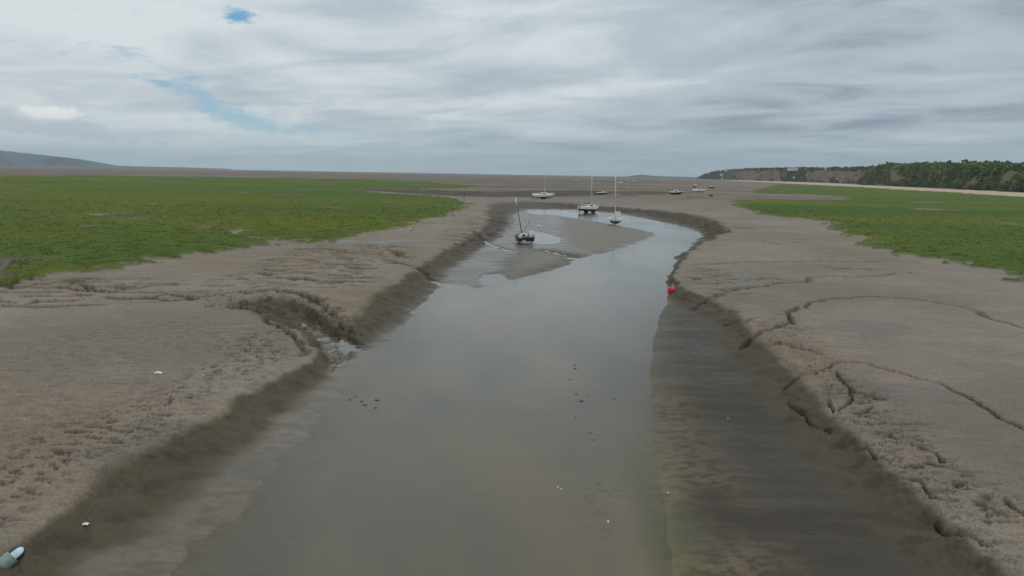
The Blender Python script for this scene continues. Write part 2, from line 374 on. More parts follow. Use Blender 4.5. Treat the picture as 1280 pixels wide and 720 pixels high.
def paint(F):
    x, y, d, t = F['x'], F['y'], F['d'], F['t']
    n = x.shape[0]
    big = fbm(x, y, .06, 4, 9); med = fbm(x*.6, y, .5, 4, 10)
    col = np.tile(np.array([.268, .225, .180]), (n, 1))                     # drying mud crust
    col = lerp3(col, (.200, .155, .106), np.clip(.5+big*1.6, 0, 1)*.8)
    col = lerp3(col, (.300, .246, .182), ss(.05, .35, med)*.5*(1-F['fl']))
    # damp tongues of greyer, browner mud on the flats
    damp = ss(.08, .30, fbm(x*.5, y, .05, 4, 12))*(1-F['fl']*.5)
    col = lerp3(col, (.165, .137, .100), damp*.7)
    wet = ss(.24, .34, fbm(x*.7, y, .16, 4, 1))*(1-F['fl'])
    col = lerp3(col, (.125, .104, .076), wet*.6)
    rough = .62 - damp*.14 - .05*big - wet*.22
    # far flats: long bands
    band = fbm(x*.15, y, .011, 5, 13)
    col = lerp3(col, (.105, .084, .062), F['fl']*ss(-.3, .15, band)*.85)
    col = lerp3(col, (.165, .135, .104), F['fl']*ss(.0, .35, -band)*.7)
    rough = np.where(F['fl'] > 0, rough + F['fl']*(.1), rough)
    wetband = F['fl']*ss(.22, .40, fbm(x*.3+50, y, .02, 3, 14))*(1-F['far'])
    rough = rough-wetband*.32
    # banks: wet smooth olive mud
    bank = ss(.08, .30, t+F['wn']*.08)
    col = lerp3(col, (.080, .065, .042), bank*.92)
    col = lerp3(col, (.060, .046, .030), bank*ss(.0, .35, fbm(x, y, 1.0, 4, 15))*.6)
    rough = rough*(1-bank)+bank*.58
    # channel floor: glossy silt
    fl = F['film']
    st = fbm(x*.16, y, 1.5, 4, 4)                                           # streaks across the flow
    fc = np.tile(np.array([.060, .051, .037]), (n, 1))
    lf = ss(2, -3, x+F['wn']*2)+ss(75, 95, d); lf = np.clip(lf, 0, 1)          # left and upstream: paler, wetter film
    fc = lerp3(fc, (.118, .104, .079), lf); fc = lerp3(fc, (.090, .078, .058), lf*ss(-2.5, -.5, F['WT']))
    fc = lerp3(fc, (.095, .081, .058), (1-lf)*ss(.02, .35, st)*.4)
    spk = ss(-.22, .12, fbm(x*.6, y, 3.0, 4, 5, .65))*ss(-.55, .0, fbm(x, y, .25, 3, 6))
    fc = lerp3(fc, (.150, .115, .076), spk*.95*ss(50, 28, d)*ss(8.5, 5.5, x-.06*(y-18)))
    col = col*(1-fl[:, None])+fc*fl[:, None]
    s3 = fbm(x*.10, y*1.0, 4.5, 3, 2); s4 = fbm(x*.5, y*.8, 3.0, 4, 14, .65)
    fc = fc*(1+.55*s3*ss(60, 25, d)+.75*s4*ss(60, 30, d)*(1-.5*lf))[:, None]
    fc = lerp3(fc, (.165, .150, .122), (1-lf)*ss(.34, .42, s3)*.6)
    sheen = ss(-.2, .3, fbm(x*.3, y, .45, 4, 7))
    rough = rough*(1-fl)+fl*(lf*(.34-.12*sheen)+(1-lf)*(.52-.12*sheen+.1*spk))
    # left toe of the bank, pale wet film
    # bars of browner silt
    col = lerp3(col, (.175, .148, .108), F['bar']*.9); rough = rough*(1-F['bar'])+F['bar']*.45
    # silt under the water
    wm = F['wm']*F['floor']
    uw = np.tile(np.array([.150, .130, .096]), (n, 1))
    uw = lerp3(uw, (.110, .108, .084), ss(2, 8, F['WT'])*.85)
    uw = lerp3(uw, (.36, .29, .21), ss(3.2, .0, np.abs(x-3.2-(y-20)*.035+F['wn']))*ss(34, 22, y)*.8)
    uw = lerp3(uw, (.150, .155, .06), ss(1.3, .2, np.abs(x-4.6-F['wn']*.6))*ss(32, 18, y)*.8)
    uw = lerp3(uw, (.075, .055, .035), F['awm']*.85)
    col = col*(1-wm[:, None])+uw*wm[:, None]
    # cracks, gashes and scarps: dark mud, with shade in the recesses painted in
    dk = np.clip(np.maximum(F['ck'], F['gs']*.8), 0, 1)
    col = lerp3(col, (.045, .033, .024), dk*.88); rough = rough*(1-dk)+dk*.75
    sc_ = np.clip(F['bend']*1.3*(.55+1.2*fbm(x, y, .5, 3, 6)), 0, 1)
    col = lerp3(col, (.080, .064, .045), sc_*.8); rough = rough*(1-sc_)+sc_*.7
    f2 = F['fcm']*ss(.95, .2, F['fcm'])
    col = lerp3(col, (.065, .05, .037), np.clip(np.maximum(f2*2.2, F['fe']*1.2), 0, 1)*.85)  # far creek: dark mud plus bank shade painted onto its far face
    ln = ss(.16, .22, F['lines'])*ss(.30, .22, F['lines'])*F['fl']*(1-F['far'])
    col = lerp3(col, (.075, .06, .045), np.clip(ln, 0, 1)*.8)
    # reddish flats near the cliffs, sand
    rd = ss(280, 600, d)*ss(.10, .35, x/np.maximum(d, 1))
    col = lerp3(col, (.23, .175, .150), rd*.5)
    sm = np.zeros(n)
    for p in SAND: sm = np.maximum(sm, ss(-2, 3, sdf(x, y+F['wn2']*2, world_pts(p, 0))))
    col = lerp3(col, (.50, .39, .29), sm*.95); rough = rough*(1-sm)+sm*.85
    # beyond the beach: green foot of the cliff
    ft = sdf(x, y, world_pts([(1055, 228.5), (1280, 240.5), (1500, 257), (1600, 236), (1280, 232), (1060, 227)], 0))
    ftm = ss(-2, 6, ft+F['wn']*4)
    gcol = np.tile(np.array([.094, .136, .030]), (n, 1))
    a1 = fbm(x*.3, y, .022, 4, 3); a2 = fbm(x, y, .8, 3, 2)
    gcol = lerp3(gcol, (.130, .148, .022), ss(-.05, .30, a1)*.8)
    gcol = lerp3(gcol, (.070, .118, .022), ss(.0, .35, -a1)*.7)
    gcol = lerp3(gcol, (.065, .105, .02), ss(.0, .4, a2)*.4)
    gm = np.clip(np.maximum(F['gr'], ftm), 0, 1)
    col = col*(1-gm[:, None])+gcol*gm[:, None]; rough = rough*(1-gm)+gm*.9
    # puddle and pan rims
    pn_ = np.clip(F['pan']*ss(-1, 5, F['g']), 0, 1)
    col = lerp3(col, (.10, .088, .062), pn_*.7)
    seaw = ss(6000, 9500, d)*ss(.06, .0, x/np.maximum(d, 1))
    spec = .14+.24*np.clip(damp*.5+wet, 0, 1)*(1-bank)
    spec = spec*(1-fl)+fl*(lf*.40+(1-lf)*(.12+.12*sheen+.2*ss(28, 50, F['y']))); spec = np.where(F['bar'] > .3, .3, spec); pl = F['pool']*ss(.3, .1, t); spec = spec*(1-pl)+.6*pl; rough = rough*(1-pl)+.1*pl; col = lerp3(col, (.12, .11, .09), pl)
    spec = np.maximum(spec, wm*.4)*(1-gm)+.1*gm
    return col, np.clip(rough, .24, 1), gm, np.clip(np.maximum(fl*(1-F['bar']*.5), .75*bank), 0, 1), spec
col, rough, gmask, smooth_m, spec_m = paint(F)

def mesh_np(name, verts, faces, mat, parent=None, smooth=True):
    "verts (n,3), faces (m,3|4) arrays to one mesh object"
    me = bpy.data.meshes.new(name); n, k = faces.shape
    me.vertices.add(len(verts)); me.vertices.foreach_set('co', np.ascontiguousarray(verts, dtype=np.float32).ravel())
    me.loops.add(n*k); me.loops.foreach_set('vertex_index', faces.astype(np.int32).ravel())
    me.polygons.add(n); me.polygons.foreach_set('loop_start', np.arange(0, n*k, k, dtype=np.int32))
    if smooth: me.polygons.foreach_set('use_smooth', np.ones(n, bool))
    me.update(calc_edges=True); me.materials.append(mat)
    o = bpy.data.objects.new(name, me); C.objects.link(o)
    if parent: o.parent = parent
    return o
def attr(o, name, rgba):
    a = o.data.attributes.new(name, 'FLOAT_COLOR', 'POINT')
    a.data.foreach_set('color', np.ascontiguousarray(rgba, dtype=np.float32).ravel())
def newmat(name):
    m = bpy.data.materials.new(name); m.use_nodes = True
    n = N(m.node_tree); b = m.node_tree.nodes['Principled BSDF']; return m, n, b

# ground material
gmat, n, b = newmat('estuary_ground')
at1 = n.new('ShaderNodeAttribute', attribute_name='albedo'); at2 = n.new('ShaderNodeAttribute', attribute_name='surface')
sp = n.new('ShaderNodeSeparateColor'); n.link(at2.outputs['Color'], sp.inputs[0])
o_ = n.new('ShaderNodeTexCoord').outputs['Object']
rgh, grs, smo = sp.outputs
fine = n.noise(n.v('MULTIPLY', o_, (1, 1.5, 1)), 9.0, 4, .65)
mid = n.noise(n.v('MULTIPLY', o_, (.6, 1.3, 1)), 1.6, 4, .62, .3)
pale = n.noise(o_, 34.0, 1, .6)
f1 = n.m('MULTIPLY_ADD', n.m('SUBTRACT', fine, .5), 1.25, 1.0)
f2 = n.m('MULTIPLY_ADD', n.m('SUBTRACT', mid, .5), .60, 1.0)
k = n.m('MULTIPLY', n.m('MULTIPLY', f1, f2), n.m('MULTIPLY_ADD', n.m('SUBTRACT', pale, .5), .7, 1.0))
kk = n.mix(n.m('MAXIMUM', n.m('MULTIPLY', smo, .65), n.m('MULTIPLY', grs, .5)), n.xyz(k, k, k), (1, 1, 1))
c_ = n.mix(1.0, at1.outputs['Color'], kk, 'MULTIPLY')
n.link(c_, b.inputs['Base Color'])
rr = n.m('ADD', rgh, n.m('MULTIPLY', n.m('SUBTRACT', mid, .5), .22))
n.link(n.m('MAXIMUM', rr, .1), b.inputs['Roughness'])
b.inputs['IOR'].default_value = 1.36; n.link(at2.outputs['Alpha'], b.inputs['Specular IOR Level'])
bm1 = n.new('ShaderNodeBump'); bm1.inputs['Distance'].default_value = .12
n.link(n.m('MULTIPLY_ADD', smo, -.80, .95), bm1.inputs['Strength'])
hgt = n.m('ADD', n.m('MULTIPLY', fine, .55), n.m('ADD', n.m('MULTIPLY', mid, 1.1), n.m('MULTIPLY', pale, .18)))
n.link(hgt, bm1.inputs['Height']); n.link(bm1.outputs[0], b.inputs['Normal'])

verts = np.column_stack([gx, gy, F['z']])
idx = np.arange(NR*NA).reshape(NR, NA)
a = idx[:-1, :]; bq = np.roll(idx, -1, 1)[:-1, :]; cq = np.roll(idx, -1, 1)[1:, :]; dq = idx[1:, :]
quads = np.stack([a.ravel(), dq.ravel(), cq.ravel(), bq.ravel()], 1)
cen = np.array([[0, 0, F['z'][:NA].mean()]]); ci = NR*NA
ground = mesh_np('ground', np.vstack([verts, cen]), quads[:, ::1], gmat)
# normals up?
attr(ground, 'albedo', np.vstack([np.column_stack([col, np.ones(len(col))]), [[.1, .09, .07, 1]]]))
attr(ground, 'surface', np.vstack([np.column_stack([rough, gmask, smooth_m, spec_m]), [[.4, 0, 1, .3]]]))
ground['kind'] = 'structure'
def flip_if_down(o):
    if o.data.polygons[len(o.data.polygons)//2].normal.z < 0: o.data.flip_normals()
flip_if_down(ground)
def ground_z(x, y):
    return float(land(np.array([x, x+.01]), np.array([y, y]))['z'][0])

# ------------------------------------------------------------------ water
wmat, n, b = newmat('silty_water')
m_ = wmat.node_tree; out = m_.nodes['Material Output']
o_ = n.new('ShaderNodeTexCoord').outputs['Object']
rip = n.noise(n.v('MULTIPLY', o_, (1.0, 3.2, 1)), 1.5, 4, .6, .5)
rip2 = n.noise(n.v('MULTIPLY', o_, (1.0, 2.2, 1)), 7.0, 3, .5)
mask = n.ramp(n.noise(n.v('MULTIPLY', o_, (1, .35, 1)), .12, 3, .5), .42, .62)
bp = n.new('ShaderNodeBump'); bp.inputs['Distance'].default_value = .05
n.link(n.m('MULTIPLY_ADD', mask, .24, .05), bp.inputs['Strength'])
n.link(n.m('ADD', rip, n.m('MULTIPLY', rip2, .25)), bp.inputs['Height'])
tr = n.new('ShaderNodeBsdfTransparent'); tr.inputs[0].default_value = (.95, .94, .88, 1)
df = n.new('ShaderNodeBsdfDiffuse'); n.link(n.mix(n.ramp(n.noise(n.v('MULTIPLY', o_, (1, .5, 1)), .16, 3, .6), .38, .62), (.150, .142, .110), (.205, .172, .120)), df.inputs[0])
gl = n.new('ShaderNodeBsdfGlossy'); gl.inputs['Color'].default_value = (.97, .97, .97, 1); gl.inputs['Roughness'].default_value = .09
fr = n.new('ShaderNodeFresnel'); fr.inputs[0].default_value = 1.33
n.link(bp.outputs[0], gl.inputs['Normal']); n.link(bp.outputs[0], fr.inputs['Normal'])
mx1 = n.new('ShaderNodeMixShader'); dpt = n.new('ShaderNodeAttribute', attribute_name='depth'); n.link(dpt.outputs['Fac'], mx1.inputs[0]); n.link(tr.outputs[0], mx1.inputs[1]); n.link(df.outputs[0], mx1.inputs[2])
mx2 = n.new('ShaderNodeMixShader'); n.link(fr.outputs[0], mx2.inputs[0]); n.link(mx1.outputs[0], mx2.inputs[1]); n.link(gl.outputs[0], mx2.inputs[2])
n.link(mx2.outputs[0], out.inputs[0])
wx = np.linspace(-40, 60, 320); wy = np.concatenate([np.arange(-60, 8, 4.0), np.arange(8, 40, .3), np.geomspace(40, 240, 200)])
WX, WY = np.meshgrid(wx, wy); wi = np.arange(WX.size).reshape(WX.shape)
water = mesh_np('water', np.column_stack([WX.ravel(), WY.ravel(), np.full(WX.size, ZW)]), np.stack([wi[:-1, :-1].ravel(), wi[:-1, 1:].ravel(), wi[1:, 1:].ravel(), wi[1:, :-1].ravel()], 1), wmat); water['kind'] = 'structure'
wdep = np.clip(ZW-land(WX.ravel().astype(np.float32), WY.ravel().astype(np.float32))['z'], 0, 2)
at_ = water.data.attributes.new('depth', 'FLOAT', 'POINT'); at_.data.foreach_set('value', ((1-np.exp(-wdep*5.0))*.85).astype(np.float32))

#PART2
# ------------------------------------------------------------------ tagging helpers
def tag(o, label=None, cat=None, group=None, kind=None):
    if label: o['label'] = label
    if cat: o['category'] = cat
    if group: o['group'] = group
    if kind: o['kind'] = kind
    return o
def empty(name, loc=(0, 0, 0), rot=(0, 0, 0)):
    o = bpy.data.objects.new(name, None); C.objects.link(o); o.location = loc; o.rotation_euler = rot; o.empty_display_size = .3
    return o
ZG = F['z'].reshape(NR, NA); AF = fa
def gz(x, y):
    "ground height by looking the sheet up at x, y (arrays or numbers)"
    x = np.atleast_1d(np.asarray(x, float)); y = np.atleast_1d(np.asarray(y, float))
    r = np.hypot(x, y); a = np.arctan2(x, y)
    i = np.clip(np.searchsorted(rad, r), 1, NR-1); j = np.clip(np.round((a-fa[0])/(fa[1]-fa[0])).astype(int), 0, len(fa)-1)
    f = (r-rad[i-1])/(rad[i]-rad[i-1]); return ZG[i-1, j]*(1-f)+ZG[i, j]*f
GG = gmask.reshape(NR, NA)
def gg(x, y):
    r = np.hypot(x, y); a = np.arctan2(x, y)
    i = np.clip(np.searchsorted(rad, r), 1, NR-1); j = np.clip(np.round((a-fa[0])/(fa[1]-fa[0])).astype(int), 0, len(fa)-1)
    return GG[i, j]
def ground_hit(px, py):
    "where the sight line of a photograph pixel meets the modelled ground"
    z = 0.0
    for _ in range(12):
        p = at(px, py, z); z = .5*z+.5*float(gz(p.x, p.y)[0])
    p = at(px, py, z); p.z = float(gz(p.x, p.y)[0]); return p

# ------------------------------------------------------------------ materials
def paint_mat(name, colr, rough=.45, dirt=.35, dirtcol=(.16, .13, .09), metal=0.0, scale=3.0):
    m, n, b = newmat(name)
    o_ = n.new('ShaderNodeTexCoord').outputs['Object']
    f = n.ramp(n.noise(n.v('MULTIPLY', o_, (1, 1, .5)), scale, 5, .6), .42, .75)
    c = n.mix(n.m('MULTIPLY', f, dirt), colr, dirtcol); n.link(c, b.inputs['Base Color'])
    n.link(n.m('MULTIPLY_ADD', f, .3, rough), b.inputs['Roughness']); b.inputs['Metallic'].default_value = metal
    return m
M_white = paint_mat('weathered_white_gelcoat', (.92, .91, .88), .3, .06)
M_cream = paint_mat('cream_gelcoat', (.66, .58, .45), .4, .35)
M_navy = paint_mat('navy_hull_paint', (.012, .015, .03), .35, .2)
M_foul = paint_mat('dark_antifouling', (.035, .03, .024), .75, .5, (.09, .075, .05))
M_maroon = paint_mat('brown_antifouling', (.07, .035, .028), .7, .4)
M_olive = paint_mat('weedy_antifouling', (.07, .072, .035), .8, .5)
M_glass = paint_mat('smoked_window', (.02, .025, .03), .12, .1)
M_alu = paint_mat('anodised_mast', (.62, .62, .60), .4, .15, metal=.3)
M_dark = paint_mat('dark_wood', (.07, .05, .035), .8, .3)
M_canvas = paint_mat('blue_canvas', (.05, .075, .13), .85, .3)
M_sail = paint_mat('sail_cover', (.55, .55, .52), .8, .3)
M_steel = paint_mat('stainless_steel', (.6, .6, .6), .25, .1, metal=.9)
M_black = paint_mat('black_rubber', (.02, .02, .02), .7, .3)
M_red = paint_mat('red_buoy_plastic', (.62, .02, .018), .35, .15)
M_wht2 = paint_mat('white_plastic', (.80, .80, .78), .35, .2)
M_rope = paint_mat('muddy_rope', (.10, .08, .055), .9, .4)
M_stone = paint_mat('wet_stone', (.055, .045, .035), .5, .5)
M_shell = paint_mat('pale_shell', (.72, .70, .64), .5, .2)

# ------------------------------------------------------------------ mesh builders
class MB:
    def __init__(s): s.v = []; s.f = []; s.mi = []
    def add(s, vs, fs, mi=0):
        k = len(s.v); s.v += [tuple(q) for q in vs]; s.f += [tuple(i+k for i in f) for f in fs]; s.mi += [mi]*len(fs)
    def box(s, c, d, taper=1.0, mi=0, shift=0.0):
        x, y, z = c; a, b_, h = d[0]/2, d[1]/2, d[2]
        vs = [(x+i*a, y+j*b_, z) for i, j in ((-1, -1), (1, -1), (1, 1), (-1, 1))]+[(x+i*a*taper+shift, y+j*b_*taper, z+h) for i, j in ((-1, -1), (1, -1), (1, 1), (-1, 1))]
        s.add(vs, [(3, 2, 1, 0), (4, 5, 6, 7), (0, 1, 5, 4), (1, 2, 6, 5), (2, 3, 7, 6), (3, 0, 4, 7)], mi)
    def tube(s, pts, r, k=6, r2=None, mi=0):
        pts = [Vector(p) for p in pts]; n = len(pts); base = []
        for i, p in enumerate(pts):
            t = (pts[min(i+1, n-1)]-pts[max(i-1, 0)]).normalized()
            a = t.cross(Vector((0, 0, 1)) if abs(t.z) < .9 else Vector((1, 0, 0))).normalized(); bb = t.cross(a)
            rr = r+(r2-r)*i/(n-1) if r2 is not None else r
            base += [p+(a*math.cos(q*2*math.pi/k)+bb*math.sin(q*2*math.pi/k))*rr for q in range(k)]
        fs = [(i*k+q, i*k+(q+1) % k, (i+1)*k+(q+1) % k, (i+1)*k+q) for i in range(n-1) for q in range(k)]
        fs += [tuple(range(k-1, -1, -1)), tuple((n-1)*k+q for q in range(k))]
        s.add(base, fs, mi)
    def lathe(s, prof, k=16, mi=0, mfun=None):
        base = [(r*math.cos(2*math.pi*q/k), r*math.sin(2*math.pi*q/k), z) for r, z in prof for q in range(k)]
        off = len(s.v); s.v += base
        for i in range(len(prof)-1):
            for q in range(k):
                s.f.append((off+i*k+q, off+i*k+(q+1) % k, off+(i+1)*k+(q+1) % k, off+(i+1)*k+q)); s.mi.append(mfun(i, q) if mfun else mi)
    def build(s, name, mats, parent=None, smooth=False, bevel=0):
        me = bpy.data.meshes.new(name); me.from_pydata(s.v, [], s.f)
        for m in (mats if isinstance(mats, (list, tuple)) else [mats]): me.materials.append(m)
        me.polygons.foreach_set('material_index', s.mi)
        if smooth: me.polygons.foreach_set('use_smooth', [True]*len(s.f))
        bmm = bmesh.new(); bmm.from_mesh(me); bmesh.ops.recalc_face_normals(bmm, faces=bmm.faces)
        if bevel: bmesh.ops.bevel(bmm, geom=bmm.edges[:], offset=bevel, segments=2, affect='EDGES')
        bmm.to_mesh(me); bmm.free(); me.update()
        o = bpy.data.objects.new(name, me); C.objects.link(o)
        if parent: o.parent = parent
        return o
def copy_tree(o, parent=None):
    c = o.copy(); C.objects.link(c)
    if parent is not None: c.parent = parent
    for ch in list(o.children): copy_tree(ch, c)
    return c

def hull_mesh(L, B, D, bowlift=.3, n=18, transom=.8, fine=2.0):
    "lofted hull; the stem is at +x; returns sections"
    secs = []
    for i in range(n+1):
        u = i/n; x = -L/2+L*u
        hb = B/2*(transom+(1-transom)*math.sin(min(u/.45, 1)*math.pi/2))*(1-max(0, (u-.42)/.58)**fine)
        hb = max(hb, .02)
        sh = D*(1+bowlift*u*u); kz = D*.10*(1-min(u/.3, 1))+ D*(.85 if u > .999 else .9*max(0, (u-.72)/.28)**2.2)
        rake = .12*L*max(0, (u-.8)/.2)
        p = []
        for (fy, fz) in ((0, 0), (.45, .06), (.78, .26), (.93, .42), (.99, .62), (1.0, .82), (1.03, 1.0)):
            p.append((x+rake*(fz-.5)*.35, hb*fy, kz+(sh-kz)*fz))
        secs.append(p)
    return secs
def build_hull(root, L, B, D, side, bottom, deckm, wl=2.6, stripe=None, **kw):
    S = hull_mesh(L, B, D, **kw); K = len(S[0]); mb = MB(); ring = 2*K-1
    for p in S: mb.v += [(a, -b_, c) for a, b_, c in reversed(p)]+[q for q in p[1:]]
    for i in range(len(S)-1):
        for j in range(ring-1):
            mb.f.append((i*ring+j, i*ring+j+1, (i+1)*ring+j+1, (i+1)*ring+j)); lvl = abs(j-(K-1)+.5)
            mb.mi.append(1 if lvl < wl else (2 if (stripe and lvl > 4.4) else 0))
    for j in range(K-1):
        mb.f.append((j, j+1, ring-2-j, ring-1-j) if j < K-2 else (j, j+1, ring-1-j)); lvl = (K-1)-j-.5
        mb.mi.append(1 if lvl < wl else (2 if (stripe and lvl > 4.4) else 0))
    o = mb.build('hull', [side, bottom, stripe or side], root, smooth=True)
    for e in o.data.polygons:
        if e.index >= len(mb.f)-(K-1): e.use_smooth = False
    dk = MB()
    for p in S: a, b_, c = p[-1]; dk.v += [(a, -b_*.985, c-.015), (a, 0, c+.05*B*.5), (a, b_*.985, c-.015)]
    for i in range(len(S)-1):
        for j in range(2): dk.f.append((i*3+j, i*3+j+1, i*3+4+j, i*3+3+j)); dk.mi.append(0)
    dk.build('deck', deckm, root)
    rl = MB()
    for sgn in (-1, 1): rl.tube([(p[-1][0], sgn*p[-1][1], p[-1][2]+.03) for p in S], .045, 5)
    rl.build('gunwale', stripe or deckm, root)
    return S
def cabin(root, x0, x1, wdt, z, h, mat=None, win=True, rake=.35, rise=0.0):
    mb = MB(); f = .84
    vs = [(x0, -wdt/2, z), (x1+.25*rake, -wdt/2*.72, z), (x1+.25*rake, wdt/2*.72, z), (x0, wdt/2, z),
          (x0+.08, -wdt/2*f, z+h), (x1-h*rake*2.2, -wdt/2*.6, z+h*.82), (x1-h*rake*2.2, wdt/2*.6, z+h*.82), (x0+.08, wdt/2*f, z+h)]
    mb.add(vs, [(3, 2, 1, 0), (4, 5, 6, 7), (0, 1, 5, 4), (1, 2, 6, 5), (2, 3, 7, 6), (3, 0, 4, 7)])
    c = mb.build('cabin', mat or M_white, root, bevel=.05)
    if win:
        for sgn in (-1, 1):
            g = MB(); L_ = x1-x0
            def P(u, t):  # on the side wall
                a = Vector(vs[0 if sgn < 0 else 3]).lerp(Vector(vs[1 if sgn < 0 else 2]), u); c2 = Vector(vs[4 if sgn < 0 else 7]).lerp(Vector(vs[5 if sgn < 0 else 6]), u)
                return a.lerp(c2, t)+Vector((0, sgn*.012, 0))
            q = [P(.12, .35), P(.72, .38), P(.68, .8), P(.14, .8)]; q2 = [v_+Vector((0, sgn*.02, 0)) for v_ in q]
            g.add(q+q2, [(0, 1, 2, 3), (4, 5, 6, 7), (0, 1, 5, 4), (1, 2, 6, 5), (2, 3, 7, 6), (3, 0, 4, 7)]); g.build('window', M_glass, c)
        g = MB(); g.box((x0+.03, 0, z+h*.1), (.05, wdt*.28, h*.75)); g.build('door', M_dark, c)
    return c
def rig(root, mx, z, hgt, L, B, bow, stern, mat=None, boom=True, r=.075, cover=None, stays=True):
    m = MB(); m.tube([(mx, 0, z), (mx-.02, 0, z+hgt*.5), (mx-.06, 0, z+hgt)], r, 8, r*.75); ms = m.build('mast', mat or M_alu, root, smooth=True)
    g = MB(); 
    for sgn in (-1, 1): g.tube([(mx, 0, z+hgt*.55), (mx, sgn*B*.3, z+hgt*.56)], .03, 5)
    g.build('spreader', mat or M_alu, ms)
    if boom:
        g = MB(); g.tube([(mx, 0, z+.75), (mx-L*.40, 0, z+.85)], .05, 6); bo = g.build('boom', mat or M_alu, root)
        if cover:
            g = MB(); g.tube([(mx-.05, 0, z+.95), (mx-L*.2, 0, z+.97), (mx-L*.39, 0, z+.93)], .13, 8, .07); g.build('sail_cover', cover, bo, smooth=True)
    if stays:
        top = (mx-.05, 0, z+hgt*.97)
        for q in ((bow[0], 0, bow[1]), (stern[0], 0, stern[1]), (mx-.15, B*.47, bow[1]-.2), (mx-.15, -B*.47, bow[1]-.2)):
            g = MB(); g.tube([q, top], .010, 4); g.build('stay', M_steel, root)
def rails(root, S, D):
    "pulpit at the bow, pushpit at the stern"
    for name, ii in (('pulpit', (-6, -3, -1)), ('pushpit', (2, 0))):
        g = MB(); ps = [(S[i][-1][0], S[i][-1][1]*.95, S[i][-1][2]) for i in ii]
        path = [(a, b_, c+.55) for a, b_, c in ps]+[(a, -b_, c+.55) for a, b_, c in reversed(ps)]
        g.tube(path, .022, 5)
        for a, b_, c in ps:
            g.tube([(a, b_, c), (a, b_, c+.55)], .02, 5); g.tube([(a, -b_, c), (a, -b_, c+.55)], .02, 5)
        g.build(name, M_steel, root)
def rudder(root, L, D, mat=None):
    g = MB(); g.box((-L/2-.12, 0, -.2), (.32, .06, D+.15), .8); r_ = g.build('rudder', mat or M_foul, root)
    g = MB(); g.tube([(-L/2-.1, 0, D+.1), (-L/2+.9, 0, D+.35)], .03, 5); g.build('tiller', M_dark, r_)
def keels(root, L, B, h=.55, sep=.28, mat=None):
    for sgn in (-1, 1):
        g = MB(); g.box((.1, sgn*B*sep, -h), (L*.20, .10, h+.18), 1.25); g.build('keel', mat or M_foul, root)
def outboard(root, x, y, z, mat=None, name='outboard_motor'):
    g = MB(); g.box((x-.2, y, z+.25), (.34, .24, .36), .8); o = g.build(name, mat or M_black, root, bevel=.04)
    g = MB(); g.tube([(x-.2, y, z+.3), (x-.22, y, z-.55)], .055, 6); g.box((x-.27, y, z-.62), (.30, .05, .10)); g.build('shaft', M_black, o)

def place(o, px, py, yaw, heel=0.0, pitch=0.0, dz=0.0):
    p = ground_hit(px, py); o.location = (p.x, p.y, p.z+dz); o.rotation_euler = (heel, pitch, yaw)
R_ = math.radians
def yacht(name, label, cat, L, B, D, mast, side, bottom, px, py, yaw, heel=0, pitch=0, dz=.5, group=None, cover=None, kind='bilge', stripe=None, cab=(.0, .30, .42), bow_=.3, cabm=None, win=True, rl=True, mr=.075, wl=2.6):
    t = empty(name); tag(t, label, cat, group)
    S = build_hull(t, L, B, D, side, bottom, M_white, bowlift=bow_, stripe=stripe, wl=wl)
    cabin(t, -L*.12+cab[0], L*cab[1], B*.62, D*1.02, cab[2], mat=cabm, win=win)
    if kind == 'bilge': keels(t, L, B)
    g = MB(); 
    for sgn in (-1, 1): g.box((-L*.30, sgn*B*.30, D*1.0), (L*.30, .08, .24))
    g.box((-L*.455, 0, D*1.0), (.08, B*.55, .22)); g.build('cockpit_coaming', M_white, t, bevel=.02)
    if mast: rig(t, L*.06, D*1.0, mast, L, B, (S[-1][-1][0], S[-1][-1][2]), (-L/2, D), cover=cover, r=mr)
    rudder(t, L, D)
    if rl: rails(t, S, D)
    place(t, px, py, yaw, heel, pitch, dz); return t

GB = 'boats aground on the mud flats'
# boats in the channel and on the flats around it
y1 = yacht('sailing_yacht', 'white yacht side on with pointed bow to the right, tall mast, aground furthest left', 'yacht', 8.4, 2.7, 1.2, 8.2, M_white, M_foul, 679, 248.6, R_(6), R_(9), 0, .42, GB, cab=(0, .26, .75), kind='bilge', mr=.14)
y2 = yacht('sailing_yacht', 'white yacht standing on two dark keels at the water edge, mast leaning slightly left', 'yacht', 6.0, 2.5, 1.15, 8.9, M_white, M_foul, 736.5, 267, R_(28), R_(-2), R_(2.5), .62, GB, cover=M_canvas, cab=(0, .30, .75), mr=.125)
keels_big = [c for c in y2.children if c.name.startswith('keel')]
for kq in keels_big: kq.scale = (.8, 2.4, 1.25)
y3 = yacht('sailing_yacht', 'white topped yacht seen from astern with olive hull, on the sand bar edge', 'yacht', 7.2, 2.5, 1.05, 8.6, M_white, M_olive, 769, 281, R_(82), R_(-2), 0, .30, GB, cab=(0, .28, .62), kind='fin', mr=.11, wl=3.6)
g = MB(); g.box((-1.6, -.45, 1.25), (.9, 1.3, 1.15), .9); g.build('spray_hood', M_wht2, y3, bevel=.06)
outboard(y3, -3.6, .75, .95, M_wht2)
g = MB(); g.tube([(-3.4, 1.1, 1.0), (-3.4, 1.1, 2.1), (-3.4, .6, 2.1)], .04, 6); g.box((-3.4, .55, 2.05), (.3, .35, .3), .8); g.build('radar_post', M_wht2, y3)
